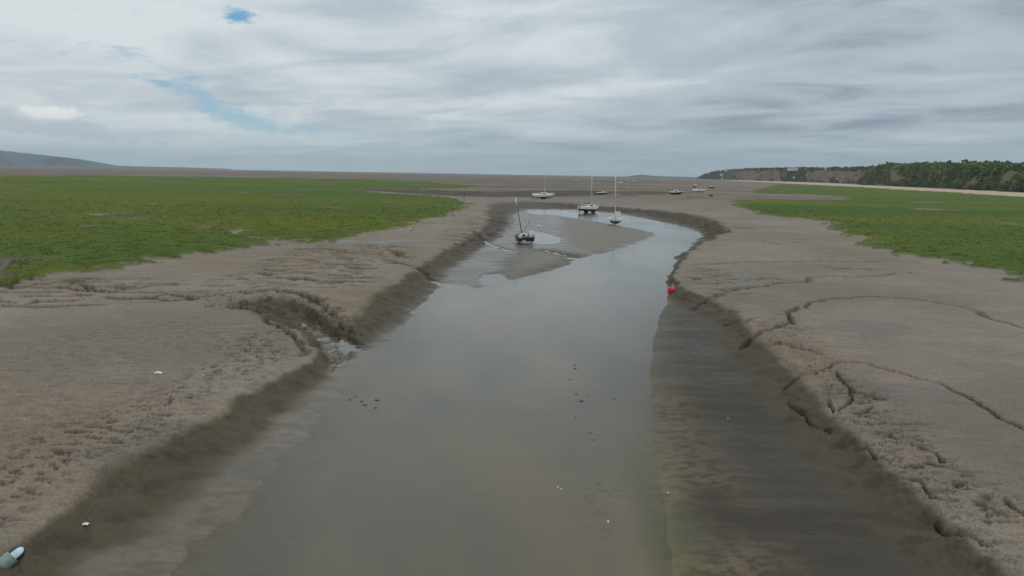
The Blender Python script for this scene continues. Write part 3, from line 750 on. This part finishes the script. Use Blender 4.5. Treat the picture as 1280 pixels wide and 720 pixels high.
# dark boat with the leaning pole
t = empty('motor_boat'); tag(t, 'navy blue boat with cream bottom and leaning dark pole, nearest in the channel', 'boat', GB)
S = build_hull(t, 5.6, 2.5, .9, M_navy, M_cream, M_dark, bowlift=.2, transom=.9)
cabin(t, -.1, 1.5, 1.3, .92, .38)
g = MB()
for sgn in (-1, 1):
    g = MB(); g.box((-1.9, sgn*.78, .90), (1.0, .38, .36)); g.build('seat', M_wht2, t, bevel=.03)
outboard(t, -2.75, -.75, .75, M_cream)
g = MB(); g.box((-2.86, .35, .15), (.06, .5, .5)); g.build('boarding_step', M_cream, t)
g = MB(); g.tube([(.1, .2, 1.0), (.1, .55, 3.4), (.1, .85, 5.3)], .055, 7); ms = g.build('mast', M_dark, t, smooth=True)
g = MB(); g.tube([(.1, .85, 5.25), (.1, 1.02, 6.4)], .10, 8); g.build('mast_head', M_wht2, ms, smooth=True)
for q in ((-2.6, 1.1, 1.0), (2.6, 0, 1.2)):
    g = MB(); g.tube([q, (.1, .85, 5.3)], .012, 4); g.build('stay', M_steel, t)
rails(t, S, 1.0)
place(t, 655, 303, R_(97), R_(-3), 0, -.02)

y5 = yacht('small_cruiser', 'dark hulled cruiser with white deck and lifted bow, between two masts on the far flat', 'boat', 6.6, 2.3, .85, 0, M_white, M_navy, 752.5, 243, R_(-3), R_(-6), R_(-4), .12, GB, cab=(.3, .24, .85), kind='fin', cabm=M_white, wl=3.6)
outboard(y5, -3.3, .3, .8)
def motor(label, L, B, px, py, yaw, side, bottom, ch=.8, heel=0, cabm=None, dz=.05, mast=0, c0=-.22, c1=.25):
    t = empty('motor_cruiser'); tag(t, label, 'boat', GB)
    S = build_hull(t, L, B, 1.0, side, bottom, M_white, bowlift=.35, transom=.88)
    cb = cabin(t, L*c0, L*c1, B*.72, 1.0, ch, mat=cabm or M_white)
    g = MB(); g.box((-L*.36, 0, .99), (L*.2, B*.7, .2)); g.build('cockpit_coaming', M_white, t, bevel=.03)
    g = MB(); g.tube([(-L*.05, 0, 1+ch), (-L*.05, 0, 1+ch+(mast or 1.0))], .05, 6); g.build('mast', M_alu, t)
    rails(t, S, 1.0); outboard(t, -L/2, 0, .75)
    place(t, px, py, yaw, heel, 0, dz); t.scale = (1.12,)*3; return t
motor('brown hulled motor boat with a white dome cabin alone on the flat', 6.0, 2.3, 845, 243.2, R_(-8), M_maroon, M_maroon, 1.0, R_(3))
motor('small dark boat seen from astern with white cover, behind the long white cruiser', 5.2, 2.8, 869, 234.6, R_(60), M_foul, M_foul, 1.3, dz=.4, mast=8, c0=-.4)
motor('long white cruiser lying with its bow to the right, dark bottom', 7.6, 2.5, 874, 240.2, R_(5), M_white, M_maroon, .6, R_(5))
motor('small white topped boat with dark hull, furthest right of the moored boats', 4.9, 2.0, 889.5, 235.4, R_(-5), M_foul, M_foul, .75)
# dinghy
t = empty('rowing_dinghy'); tag(t, 'small dark dinghy lying low on the mud below the rightmost boat', 'dinghy')
build_hull(t, 2.4, 1.2, .45, M_foul, M_foul, M_dark, bowlift=.3, transom=.8)
g = MB(); g.box((0, 0, .44), (.25, 1.0, .05)); g.build('thwart', M_dark, t); place(t, 889, 245.2, R_(12))

# far fleet near the horizon
proto = None; rnd = random.Random(4)
fleet = [(706, 1500, 0, 'single mast left of the rest'), (719.5, 1050, .3, 'white hull below the left mast'), (734, 1700, 1, 'thin mast on its own'), (746, 1350, -.4, 'taller mast in the middle'), (753, 1600, .6, 'mast just right of the tall one'),
         (760, 1400, 1.3, 'dark hull'), (775.5, 900, .1, 'brightest white hull'), (783, 1550, -.7, 'short mast'), (792, 1300, .9, 'mast near the low hill'), (800, 1650, .2, 'furthest right, faint')]
for i, (px, dd, yw, note) in enumerate(fleet):
    if proto is None:
        proto = empty('far_yacht'); S = build_hull(proto, 8.0, 2.7, 1.1, M_white, M_foul, M_white, bowlift=.3)
        cabin(proto, -1, 2.2, 1.7, 1.1, .55, win=False); rig(proto, .4, 1.1, 9, 8, 2.7, (4, 1.4), (-4, 1.1), r=.10, stays=False); t = proto
    else: t = copy_tree(proto)
    d = ray(px, 240); hx = Vector((d.x, d.y)).normalized()*dd
    t.location = (hx.x, hx.y, float(gz(hx.x, hx.y)[0])-.1); t.rotation_euler = (rnd.uniform(-.12, .12), 0, yw)
    tag(t, 'tiny distant yacht on the horizon flats, '+note, 'yacht', 'distant yachts along the horizon')

# ------------------------------------------------------------------ buoys, post, litter, birds
def buoy(name, label, px, py, r, mat, sink=.25, tilt=(.3, .2), grp=None):
    t = empty(name); tag(t, label, 'buoy', grp)
    prof = [(.001, 0)]+[(r*math.sin(a), r-r*math.cos(a)) for a in np.linspace(.25, math.pi*.86, 12)]+[(r*.30, r*1.98), (r*.28, r*2.2), (.001, r*2.25)]
    g = MB(); g.lathe(prof, 20); g.build('float', mat, t, smooth=True)
    g = MB(); g.tube([(r*.25*math.cos(a), 0, r*2.3+r*.25*math.sin(a)) for a in np.linspace(0, 2*math.pi, 12)], r*.06, 6); g.build('ring', M_steel, t)
    p = ground_hit(px, py); z = max(p.z, ZW) if p.z < ZW+.02 else p.z
    t.location = (p.x, p.y, z-sink*r); t.rotation_euler = (tilt[0], tilt[1], 0)
    return t
buoy('mooring_buoy', 'round red mooring buoy at the foot of the right bank', 838, 367, .36, M_red, .2, (-.5, .4))
buoy('mooring_buoy', 'small white buoy on the mud left of the twin keel yacht', 724, 259.5, .30, M_wht2)
buoy('mooring_buoy', 'small white buoy on the bar behind the navy boat', 673, 284, .26, M_wht2)
t = empty('marker_post'); tag(t, 'thin wooden marker post standing at the tip of the left marsh', 'post')
g = MB(); g.tube([(0, 0, -.4), (.05, 0, 1.2), (.02, 0, 2.3)], .09, 7, .06); g.build('post', M_dark, t)
g = MB(); g.box((.02, 0, 2.28), (.22, .22, .12)); g.build('post_cap', M_dark, t); place(t, 580, 249, 0)
# mooring rope of the navy boat
def rope(label, px_pts, r=.03):
    pts = []
    wp = [ground_hit(*q) for q in px_pts]
    for a, b_ in zip(wp[:-1], wp[1:]):
        for k in range(8):
            q = a.lerp(b_, k/8); q.z = max(float(gz(q.x, q.y)[0]), ZW)+r*.6; pts.append(q)
    c0 = pts[0].copy(); g = MB(); g.tube([p-c0 for p in pts], r, 5); o = g.build('mooring_rope', M_rope, None, smooth=True); o.location = c0
    tag(o, label, 'rope')
rope('muddy mooring rope curving over the mud behind the navy boat', [(657, 296), (655, 288), (661, 279), (663, 270), (658, 264)], .04)
rope('muddy mooring rope running from the red buoy up the right bank', [(840, 367), (850, 372), (866, 377)], .035)

# navy and pale green float at the near left
t = empty('mooring_float'); tag(t, 'battered pale green mooring float with navy panels, lying on mud at the lower left corner', 'float')
M_pg = paint_mat('pale_green_plastic', (.26, .33, .30), .4, .5, (.10, .11, .08), scale=7); M_nv = paint_mat('navy_plastic', (.02, .03, .06), .3, .2); M_lc = paint_mat('light_cyan_plastic', (.66, .80, .82), .3, .2, scale=6)
r = .17; prof = [(.001, -.34)]+[(r*math.sin(a), -.34+r-r*math.cos(a)) for a in np.linspace(.3, math.pi/2, 7)]+[(r*1.02, -.05), (r*1.03, .05)]
g = MB(); g.lathe(prof, 24); g.build('body', [M_pg], t, smooth=True)
prof = [(r*1.03, .05), (r*1.04, .12)]+[(r*math.cos(a)*1.04, .14+r*math.sin(a)) for a in np.linspace(.15, 1.50, 7)]+[(.001, .31)]
g = MB(); g.lathe(prof, 24, mfun=lambda i, q: (0 if (q//4) % 2 else 1)); g.build('end_cap', [M_lc, M_nv], t, smooth=True)
g = MB(); g.tube([(.05*math.cos(a), 0, -.36+.05*math.sin(a)) for a in np.linspace(0, 6.283, 12)], .014, 6); g.build('rope_eye', M_rope, t, smooth=True)
p = ground_hit(14, 704); t.location = (p.x, p.y, p.z+.13); t.rotation_euler = (R_(-62), 0, R_(-35))

def lump(name, label, cat, px, py, size, mat, grp=None, seed=0, flat=.6):
    rr = random.Random(seed); bmm = bmesh.new(); bmesh.ops.create_icosphere(bmm, subdivisions=2, radius=1)
    ph = [rr.uniform(0, 6) for _ in range(6)]
    for v in bmm.verts:
        c = v.co; k_ = 1+.22*math.sin(3*c.x+ph[0])+.2*math.sin(4*c.y+ph[1])+.16*math.sin(5*c.z+ph[2]+2*c.x)+rr.uniform(-.08, .08)
        v.co = Vector((c.x*k_*size[0], c.y*k_*size[1], c.z*k_*size[2]))
    me = bpy.data.meshes.new(name); bmm.to_mesh(me); bmm.free(); me.materials.append(mat)
    o = bpy.data.objects.new(name, me); C.objects.link(o); p = ground_hit(px, py)
    o.location = (p.x, p.y, max(p.z, ZW)+size[2]*.05); o.rotation_euler = (0, 0, rr.uniform(0, 3)); tag(o, label, cat, grp); return o
def bag(label, px, py, s, mat=M_wht2):
    "crumpled sheet of plastic"
    rr = random.Random(int(px)); n_ = 9; mb = MB()
    for i in range(n_):
        for j in range(n_):
            u, v_ = i/(n_-1)-.5, j/(n_-1)-.5; z_ = .35*s*(math.exp(-6*(u*u+v_*v_)))+rr.uniform(0, .12)*s
            mb.v.append(((u+rr.uniform(-.06, .06))*s*(1.3-.5*abs(v_)), (v_+rr.uniform(-.06, .06))*s*.8, z_))
    mb.f = [(i*n_+j, (i+1)*n_+j, (i+1)*n_+j+1, i*n_+j+1) for i in range(n_-1) for j in range(n_-1)]; mb.mi = [0]*len(mb.f)
    o = mb.build('plastic_litter', mat); p = ground_hit(px, py); o.location = (p.x, p.y, p.z+.01); tag(o, label, 'litter')
bag('crumpled white plastic litter on the dry mud mound at left', 198, 467, .26)
bag('flat scrap of white litter on the dark wet slope at lower left', 107, 656, .14)
stones = [(718, 464, .11), (719, 468, .10), (712, 482, .08), (706, 480, .05), (720, 500, .09), (727, 508, .12), (736, 501, .06), (719, 530, .06), (738, 548, .07), (742, 556, .06), (767, 502, .08),
          (456, 510, .11), (452, 505, .09), (471, 505, .12), (470, 515, .09), (437, 501, .09), (444, 497, .07), (1012, 666, .07), (1009, 662, .04)]
where = ['topmost in midstream', 'just under the topmost midstream clod', 'left of the midstream line', 'smallest left in midstream', 'midstream line, middle', 'largest of the midstream line', 'right of the midstream line', 'midstream, by itself', 'above the brown silt patch', 'touching the brown silt patch', 'right of midstream near the dark flat',
         'lower middle of the gully mouth group', 'centre of the gully mouth group', 'right upper of the gully mouth group', 'right lower of the gully mouth group', 'leftmost of the gully mouth group', 'upper left of the gully mouth group', 'on the dark flat at lower right', 'tiny one on the dark flat at lower right']
for i, ((px, py, s_), wh) in enumerate(zip(stones, where)):
    lump('mud_clod', 'small dark mud clod in shallow water, '+wh, 'clod', px, py, (s_*.9, s_*.65, s_*.32), M_stone, 'dark clods in the shallow water', i)
for i, (px, py, s_, wh) in enumerate([(697, 619, .05, 'midstream'), (701, 621, .04, 'midstream, right of another'), (835, 616, .05, 'edge of the dark flat at right'), (910, 523, .04, 'upper part of the dark flat'), (30, 524, .05, 'far left on the mound'), (1000, 420, .07, 'right bank beside the crack'), (760, 658, .05, 'lower end of the silt patch')]):
    lump('shell', 'tiny pale shell or pebble, '+wh, 'shell', px, py, (s_*.8, s_*.65, s_*.4), M_shell, 'pale shells on the mud', 40+i)
# gull
def gull(label, px, py, yaw):
    t = empty('gull'); tag(t, label, 'bird')
    me = bpy.data.meshes.new('body'); vs = [(-.28, 0, .17), (-.12, 0, .19), (.02, 0, .20), (.14, 0, .23), (.20, 0, .30), (.27, 0, .33)]
    me.from_pydata(vs, [(i, i+1) for i in range(5)], []); o = bpy.data.objects.new('body', me); C.objects.link(o); o.parent = t
    md = o.modifiers.new('skin', 'SKIN'); rr = (.02, .075, .10, .08, .045, .055)
    for v, q in zip(me.skin_vertices[0].data, rr): v.radius = (q, q)
    me.skin_vertices[0].data[2].use_root = True
    o.modifiers.new('sub', 'SUBSURF').levels = 2; me.materials.append(M_wht2)
    for sgn in (-1, 1):
        g = MB(); g.add([(.10, sgn*.09, .26), (-.10, sgn*.105, .27), (-.34, sgn*.02, .20), (-.14, sgn*.11, .18), (.08, sgn*.10, .19)], [(0, 1, 3, 4), (1, 2, 3)]); g.build('wing', M_foul, t)
        g = MB(); g.tube([(.0, sgn*.04, 0), (.0, sgn*.04, .13)], .008, 5); g.build('leg', M_rope, t)
    g = MB(); g.tube([(.30, 0, .33), (.37, 0, .31)], .014, 5, .004); g.build('beak', M_cream, t)
    t.scale = (1.25,)*3; place(t, px, py, yaw); return t
gull('black backed gull standing on the dry mud between the left marsh and channel', 514, 289, R_(200))

# ------------------------------------------------------------------ headlands and far hills
def polar_hill(name, prof, depth, mat, facew, colf, nw=60, da=.045, rough_amp=3.0, seed=3):
    "prof: list of (pixel column, distance, base height, crest height); a terrain ridge running across the view"
    az_ = np.array([math.atan2(ray(p[0], 230).x, ray(p[0], 230).y) for p in prof]); aa = np.arange(az_[0], az_[-1], math.radians(da))
    D_, Z0, Z1 = (np.interp(aa, az_, [p[k] for p in prof]) for k in (1, 2, 3))
    w_ = np.concatenate([np.linspace(0, facew*1.3, nw), np.geomspace(facew*1.35, depth, 24)])
    AA, WW = np.meshgrid(aa, w_); DD = D_[None, :]+WW
    x = DD*np.sin(AA); y = DD*np.cos(AA)
    spur = fbm(x.ravel(), y.ravel(), 1/(facew*1.4), 4, seed).reshape(x.shape)
    tt = np.clip((WW/facew)+spur*.45*np.clip(WW/facew*3, 0, 1), 0, None)
    f = ss(0, 1, tt)*.9+.1*np.clip(tt/4, 0, 1)
    z = Z0+(Z1-Z0)*f+fbm(x.ravel(), y.ravel(), 1/28., 4, seed+1).reshape(x.shape)*rough_amp*np.clip(tt, 0, 1)-2.0*(WW < .01)
    z = np.where(WW > depth*.98, -3, z)
    n_, m_2 = x.shape; idx = np.arange(n_*m_2).reshape(n_, m_2)
    q = np.stack([idx[:-1, :-1].ravel(), idx[:-1, 1:].ravel(), idx[1:, 1:].ravel(), idx[1:, :-1].ravel()], 1)
    V_ = np.column_stack([x.ravel(), y.ravel(), z.ravel()])
    o = mesh_np(name, V_, q, mat); flip_if_down(o)
    c = colf(V_, tt.ravel(), AA.ravel(), np.degrees(AA.ravel()))
    attr(o, 'albedo', np.column_stack([c, np.ones(len(c))])); o['kind'] = 'structure'
    return o, V_, tt.ravel(), AA.ravel(), q
hm, n, b = newmat('hillside'); a_ = n.new('ShaderNodeAttribute', attribute_name='albedo')
nn = n.noise(n.new('ShaderNodeTexCoord').outputs['Object'], .25, 6, .65); kq = n.m('MULTIPLY_ADD', n.m('SUBTRACT', nn, .5), 1.2, 1.0)
n.link(n.mix(1.0, a_.outputs['Color'], n.xyz(kq, kq, kq), 'MULTIPLY'), b.inputs['Base Color']); b.inputs['Roughness'].default_value = .95; b.inputs['Specular IOR Level'].default_value = .15
def azpx(px): d = ray(px, 225); return math.degrees(math.atan2(d.x, d.y))
def col_far(V_, tt, AA, AD):
    n_ = len(tt); c = np.tile(np.array([.05, .07, .025]), (n_, 1)); v1 = fbm(AA*70, tt*1.6, 1, 4, 2)
    c = lerp3(c, (.09, .10, .035), ss(0, .3, v1))
    red = ss(.02, .12, tt)*ss(1.0, .75, tt+v1*.5)*np.clip(.85+v1*1.2, 0, 1)
    r_ = ss(azpx(906), azpx(935), AD)*ss(azpx(1102), azpx(1075), AD)
    gap_ = ss(azpx(975), azpx(985), AD)*ss(azpx(1008), azpx(1000), AD)
    c = lerp3(c, (.27, .160, .108), red*r_*(1-.75*gap_))
    gl_ = ss(.05, .3, fbm(V_[:, 0]*2.2, V_[:, 1]*2.2, 1/25., 3, 5))
    c = lerp3(c, (.16, .14, .06), red*r_*gl_*.5*(1-gap_))
    top = ss(1.0, 1.1, tt)*ss(1.35, 1.2, tt)
    return lerp3(c, (.22, .20, .11), top*ss(azpx(1010), azpx(1030), AD)*ss(azpx(1090), azpx(1080), AD)*.6)
farH = [(872, 4100, -2, 2), (880, 3900, 0, 24), (888, 3700, 0, 34), (905, 3500, 0, 44), (930, 3100, 0, 46), (960, 2700, 0, 45), (985, 2500, 0, 43), (1005, 2350, 0, 42), (1020, 2200, 0, 40), (1045, 2050, 0, 38), (1085, 1850, 0, 38), (1112, 1750, 0, 38), (1150, 1700, 0, 38)]
hF, VF, tF, aF, qF = polar_hill('far_headland', farH, 900, hm, 70, col_far, 44, .03, 5.0)
def col_near(V_, tt, AA, AD):
    n_ = len(tt); v1 = fbm(V_[:, 0], V_[:, 1], 1/40., 4, 2); c = np.tile(np.array([.045, .062, .020]), (n_, 1))
    c = lerp3(c, (.10, .12, .035), ss(0, .3, v1)); v2 = fbm(AA*45, tt*2.0, 1, 3, 8)
    return lerp3(c, (.26, .20, .12), ss(.18, .34, v2)*.7)
nearH = [(1074, 1500, 0, 4), (1082, 1470, .5, 24), (1092, 1430, 1, 34), (1105, 1380, 1.5, 38), (1130, 1280, 2, 36), (1170, 1150, 2.5, 34), (1210, 1030, 3, 32), (1240, 960, 3, 30), (1280, 880, 3.2, 27), (1340, 800, 3.5, 28), (1450, 700, 4, 28), (1650, 600, 4, 30)]
hN, VN, tN, aN, qN = polar_hill('near_headland', nearH, 500, hm, 42, col_near, 54, .05, 4.0, 6)
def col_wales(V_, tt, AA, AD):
    n_ = len(tt); c = np.tile(np.array([.055, .100, .125]), (n_, 1)); v1 = fbm(V_[:, 0], V_[:, 1], 1/500., 4, 2)  # pale blue base colour has the haze of distance painted in
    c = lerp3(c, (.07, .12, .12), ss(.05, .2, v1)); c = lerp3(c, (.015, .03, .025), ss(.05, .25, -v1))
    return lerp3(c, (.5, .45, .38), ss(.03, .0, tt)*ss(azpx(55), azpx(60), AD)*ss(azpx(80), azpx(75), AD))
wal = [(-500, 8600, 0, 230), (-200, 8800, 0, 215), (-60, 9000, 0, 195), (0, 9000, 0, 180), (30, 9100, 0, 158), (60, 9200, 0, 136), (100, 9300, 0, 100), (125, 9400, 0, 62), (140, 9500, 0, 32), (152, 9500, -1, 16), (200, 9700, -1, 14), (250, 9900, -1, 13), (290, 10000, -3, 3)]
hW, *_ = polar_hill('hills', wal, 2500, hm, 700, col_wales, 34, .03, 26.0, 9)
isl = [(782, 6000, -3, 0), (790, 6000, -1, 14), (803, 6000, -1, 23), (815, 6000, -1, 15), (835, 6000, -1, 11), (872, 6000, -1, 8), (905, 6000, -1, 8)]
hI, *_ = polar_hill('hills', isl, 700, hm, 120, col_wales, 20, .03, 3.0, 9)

# foliage: many leaf sized faces in clumps
fm, n, b = newmat('foliage'); a_ = n.new('ShaderNodeAttribute', attribute_name='tint'); n.link(a_.outputs['Color'], b.inputs['Base Color']); b.inputs['Roughness'].default_value = .85
b.inputs['Specular IOR Level'].default_value = .2
def clump_mesh(name, cen, rad_, tint, per=26, leaf=.35, parent=None, seed=1):
    "cen (n,3) centres, rad_ (n,) radii: scatter quads through the volume of each clump"
    rs = np.random.RandomState(seed); n_ = len(cen); tot = n_*per
    d = rs.normal(size=(tot, 3)); d /= np.linalg.norm(d, axis=1)[:, None]; rr = np.repeat(rad_, per)
    off = d*(rs.rand(tot, 1)**.35)*rr[:, None]*np.array([1, 1, .85]); c = np.repeat(cen, per, 0)+off
    nrm = d+rs.normal(size=(tot, 3))*.5; nrm /= np.linalg.norm(nrm, axis=1)[:, None]
    a = np.cross(nrm, rs.normal(size=(tot, 3))); a /= np.linalg.norm(a, axis=1)[:, None]; b2 = np.cross(nrm, a)
    s_ = (leaf*rr*(.6+.8*rs.rand(tot)))[:, None]
    V_ = np.stack([c-a*s_-b2*s_*.6, c+a*s_*.8-b2*s_, c+a*s_+b2*s_*.7, c-a*s_*.7+b2*s_], 1).reshape(-1, 3)
    o = mesh_np(name, V_, np.arange(tot*4).reshape(-1, 4), fm, parent, smooth=False)
    t_ = np.repeat(tint, per, 0)*(.75+.5*rs.rand(tot, 1)); attr(o, 'tint', np.column_stack([np.repeat(t_, 4, 0), np.ones(tot*4)]))
    return o
rs = np.random.RandomState(5)
def scatter_on(V_, tt, AA, cond, cnt, rmin, rmax, base, lift=.4, seed=1):
    ok = np.where(cond)[0]; 
    wgt = np.hypot(V_[ok, 0], V_[ok, 1]); pick = rs.choice(ok, cnt)
    r_ = rmin+(rmax-rmin)*rs.rand(cnt)**2; c = V_[pick]+rs.normal(size=(cnt, 3))*np.array([2, 2, 0])+np.array([0, 0, 1.])*(r_*lift)[:, None]
    v = fbm(c[:, 0], c[:, 1], 1/22., 3, 4); tint = np.tile(np.array(base), (cnt, 1))*(1+1.2*v[:, None]); tint = lerp3(tint, (.14, .155, .04), ss(.05, .35, v)*.6)
    return c, r_, np.clip(tint*(.7+.6*rs.rand(cnt, 1)), .008, .3)
v1 = fbm(aN*45, tN*2.0, 1, 3, 8)
cN = scatter_on(VN, tN, aN, (tN > .02) & (tN < 1.6) & (v1 < .18), 5400, 1.2, 4.2, (.145, .190, .058))
tag(clump_mesh('scrub', *cN, per=36, leaf=.26), 'dense dark green scrub and bushes covering the near cliff on the right', 'scrub', kind='stuff')
v1 = fbm(aF*70, tF*1.6, 1, 4, 2)
ADF = np.degrees(aF)
facered = (tF > .05) & (tF < .95) & (ADF > azpx(906)) & (ADF < azpx(1100)) & ~((ADF > azpx(975)) & (ADF < azpx(1008)))
cF = scatter_on(VF, tF, aF, (tF > .02) & (tF < 2.6) & (~facered | (v1 > .25)), 2600, 2.5, 7, (.080, .105, .052))
tag(clump_mesh('woodland', *cF, per=26, leaf=.28), 'dark woodland along the top of the far red cliff', 'woodland', kind='stuff')
# trees one can tell apart on the skyline
M_bark = paint_mat('bark', (.07, .055, .04), .9, .4)
def tree(h, seed):
    t = empty('cliff_tree'); rr = np.random.RandomState(seed)
    g = MB(); g.tube([(0, 0, -.5), (.1, 0, h*.3), (-.1, .1, h*.6)], h*.035, 7, h*.015)
    for k in range(4):
        a = k*1.7+seed; g.tube([(0, 0, h*(.25+.06*k)), (math.cos(a)*h*.2, math.sin(a)*h*.2, h*(.5+.07*k))], h*.014, 5, h*.006)
    g.build('trunk', M_bark, t)
    n_ = 16; u = rr.normal(size=(n_, 3)); u /= np.linalg.norm(u, axis=1)[:, None]; u *= rr.rand(n_, 1)**.5
    cen = u*np.array([h*.36, h*.36, h*.28])+np.array([0, 0, h*.66]); clump_mesh('crown', cen, h*(.12+.08*rr.rand(n_)), np.tile(np.array([.060, .085, .028]), (n_, 1))*(.7+.6*rr.rand(n_, 1)), per=30, parent=t, seed=seed)
    return t
protos = [tree(9, 1), tree(8, 2), tree(10, 3)]
used = [False]*3
tr_ = [(1108, 8, 'at the left end of the near cliff top'), (1122, 6, 'second from the left end of the near cliff'), (1141, 7, 'left half of the near skyline'), (1163, 6, 'middle of the near skyline, low'), (1184, 9, 'middle of the near skyline'), (1203, 10, 'tallest of the near skyline'),
       (1216, 8, 'just right of the tallest'), (1229, 9, 'where the skyline is darkest'), (1243, 7, 'right part of the skyline'), (1258, 7, 'above the sandy gap'), (1271, 6, 'at the right picture edge'), (1340, 8, 'beyond the picture edge')]
for i, (px, h, wh) in enumerate(tr_[:-1]):
    k = i % 3; t = protos[k] if not used[k] else copy_tree(protos[k]); used[k] = True
    a = math.radians(azpx(px)); sel = np.abs(aN-a) < .0007; 
    sel &= (tN > 1.0) & (tN < 2.5); ii = np.where(sel)[0]; j = ii[len(ii)//2] if len(ii) else np.argmin(np.abs(aN-a)+np.abs(tN-1.2)*.01)
    t.location = tuple(VN[j]-np.array([0, 0, .5])); s_ = h/9; t.scale = (s_, s_, s_*.9); t.rotation_euler = (0, 0, i*1.3)
    tag(t, 'round green tree on the cliff top, '+wh, 'tree', 'trees along the cliff top')

# houses on the far headland
def house(L, B, hgt, label, px, tpos, yaw, walls, flat=False):
    t = empty('white_house'); tag(t, label, 'house')
    g = MB(); g.box((0, 0, -2), (L, B, hgt+2)); wl = g.build('wall', walls, t)
    g = MB(); o_2 = .4; rh = .3 if flat else B*.32
    vs = [(-L/2-o_2, -B/2-o_2, hgt+.01), (L/2+o_2, -B/2-o_2, hgt+.01), (L/2+o_2, B/2+o_2, hgt+.01), (-L/2-o_2, B/2+o_2, hgt+.01), (-L/2-o_2, 0, hgt+rh), (L/2+o_2, 0, hgt+rh)]
    g.add(vs, [(0, 1, 5, 4), (2, 3, 4, 5), (0, 4, 3), (1, 2, 5), (0, 3, 2, 1)]); g.build('roof', M_slate, t)
    for k in range(max(2, int(L/4))):
        x_ = -L/2+(k+.5)*L/max(2, int(L/4)); g = MB(); g.box((x_, -B/2-.03, hgt*.35), (1.3, .08, hgt*.35)); g.build('window', M_glass, t)
    a = math.radians(azpx(px)); j = np.argmin(np.abs(aF-a)*50+np.abs(tF-tpos)); t.location = tuple(VF[j]); t.rotation_euler = (0, 0, yaw)
M_slate = paint_mat('grey_roof', (.16, .15, .15), .7, .3); M_wall = paint_mat('rendered_wall', (.78, .76, .70), .7, .15)
house(26, 10, 8, 'small white house at the tip of the far headland', 903, .5, -.3, M_wall)
house(20, 9, 7, 'white house uphill behind the one at the headland tip', 908.5, .95, -.1, M_wall)
house(16, 9, 6, 'lowest white house by the shore of the far headland', 904, .12, -.5, M_wall)
house(62, 14, 7, 'long low white building on top of the far headland', 996, 1.02, -.45, M_wall, True)
house(9, 7, 11, 'narrow white building at the foot of the red cliff', 992.5, .25, -.4, M_wall)
house(22, 8, 5, 'pale low building on the hilltop above the red cliff', 1035, 1.05, -.5, M_wall, True)

# ------------------------------------------------------------------ marsh grass
gm_, n, b = newmat('marsh_grass'); a_ = n.new('ShaderNodeAttribute', attribute_name='tint'); n.link(a_.outputs['Color'], b.inputs['Base Color']); b.inputs['Roughness'].default_value = .8
b.inputs['Specular IOR Level'].default_value = .25
rs = np.random.RandomState(11); NT = 420000
u = rs.rand(NT); dp_ = 9.3+(.95-9.3)*u; r_ = H/np.tan(np.radians(dp_)); a = np.radians(-43+86*rs.rand(NT))
x = r_*np.sin(a); y = r_*np.cos(a); keep = (gg(x, y) > .5) & (rs.rand(NT) < ss(.9, 3.2, dp_)); x, y, r_ = x[keep], y[keep], r_[keep]
clus = fbm(x, y, .45, 3, 3); big = fbm(x*.3, y, .022, 4, 3); keep = rs.rand(len(x)) < .62+clus*1.2; x, y, r_, clus, big = (q[keep] for q in (x, y, r_, clus, big))
K = 2; n_ = len(x)*K; X_ = np.repeat(x, K)+rs.normal(size=n_)*.12; Y_ = np.repeat(y, K)+rs.normal(size=n_)*.12; Z_ = gz(X_, Y_)-.03
sc_ = np.clip(np.repeat(r_, K)/80, .8, 2.2); hgt_ = (.04+.09*rs.rand(n_))*np.clip(1+np.repeat(clus, K)*1.6, .4, 2.0)*np.sqrt(sc_)
th = rs.rand(n_)*np.pi; wd = .035*sc_*(.6+.8*rs.rand(n_)); dx, dy = np.cos(th)*wd, np.sin(th)*wd; lx, ly = rs.normal(size=n_)*.13*sc_, rs.normal(size=n_)*.13*sc_
V_ = np.stack([np.column_stack([X_-dx, Y_-dy, Z_]), np.column_stack([X_+dx, Y_+dy, Z_]), np.column_stack([X_+lx, Y_+ly, Z_+hgt_])], 1).reshape(-1, 3)
go = mesh_np('marsh_grass', V_, np.arange(n_*3).reshape(-1, 3), gm_, smooth=False)
tn = np.tile(np.array([.112, .166, .033]), (n_, 1)); bg_ = np.repeat(big, K); tn = lerp3(tn, (.180, .200, .027), ss(-.05, .30, bg_)*.8); tn = lerp3(tn, (.078, .132, .022), ss(0, .35, -bg_)*.6)
tn *= (.85+.3*rs.rand(n_, 1)); attr(go, 'tint', np.column_stack([np.repeat(tn, 3, 0), np.ones(n_*3)]))
tag(go, 'green marsh grass covering the salt marsh on both sides of the channel', 'grass', kind='stuff')

# ------------------------------------------------------------------ haze
hz, n, b = newmat('haze'); m_ = hz.node_tree; m_.nodes.remove(b)
pv = n.new('ShaderNodeVolumePrincipled'); pv.inputs['Color'].default_value = (.84, .94, 1.0, 1); pv.inputs['Density'].default_value = 7.0e-5; pv.inputs['Anisotropy'].default_value = .1
n.link(pv.outputs[0], m_.nodes['Material Output'].inputs['Volume'])
mb = MB(); mb.box((0, 0, -4.5), (28400, 28400, 275)); ho = mb.build('haze', hz); tag(ho, 'thin sea haze over the whole estuary', 'haze', kind='stuff')
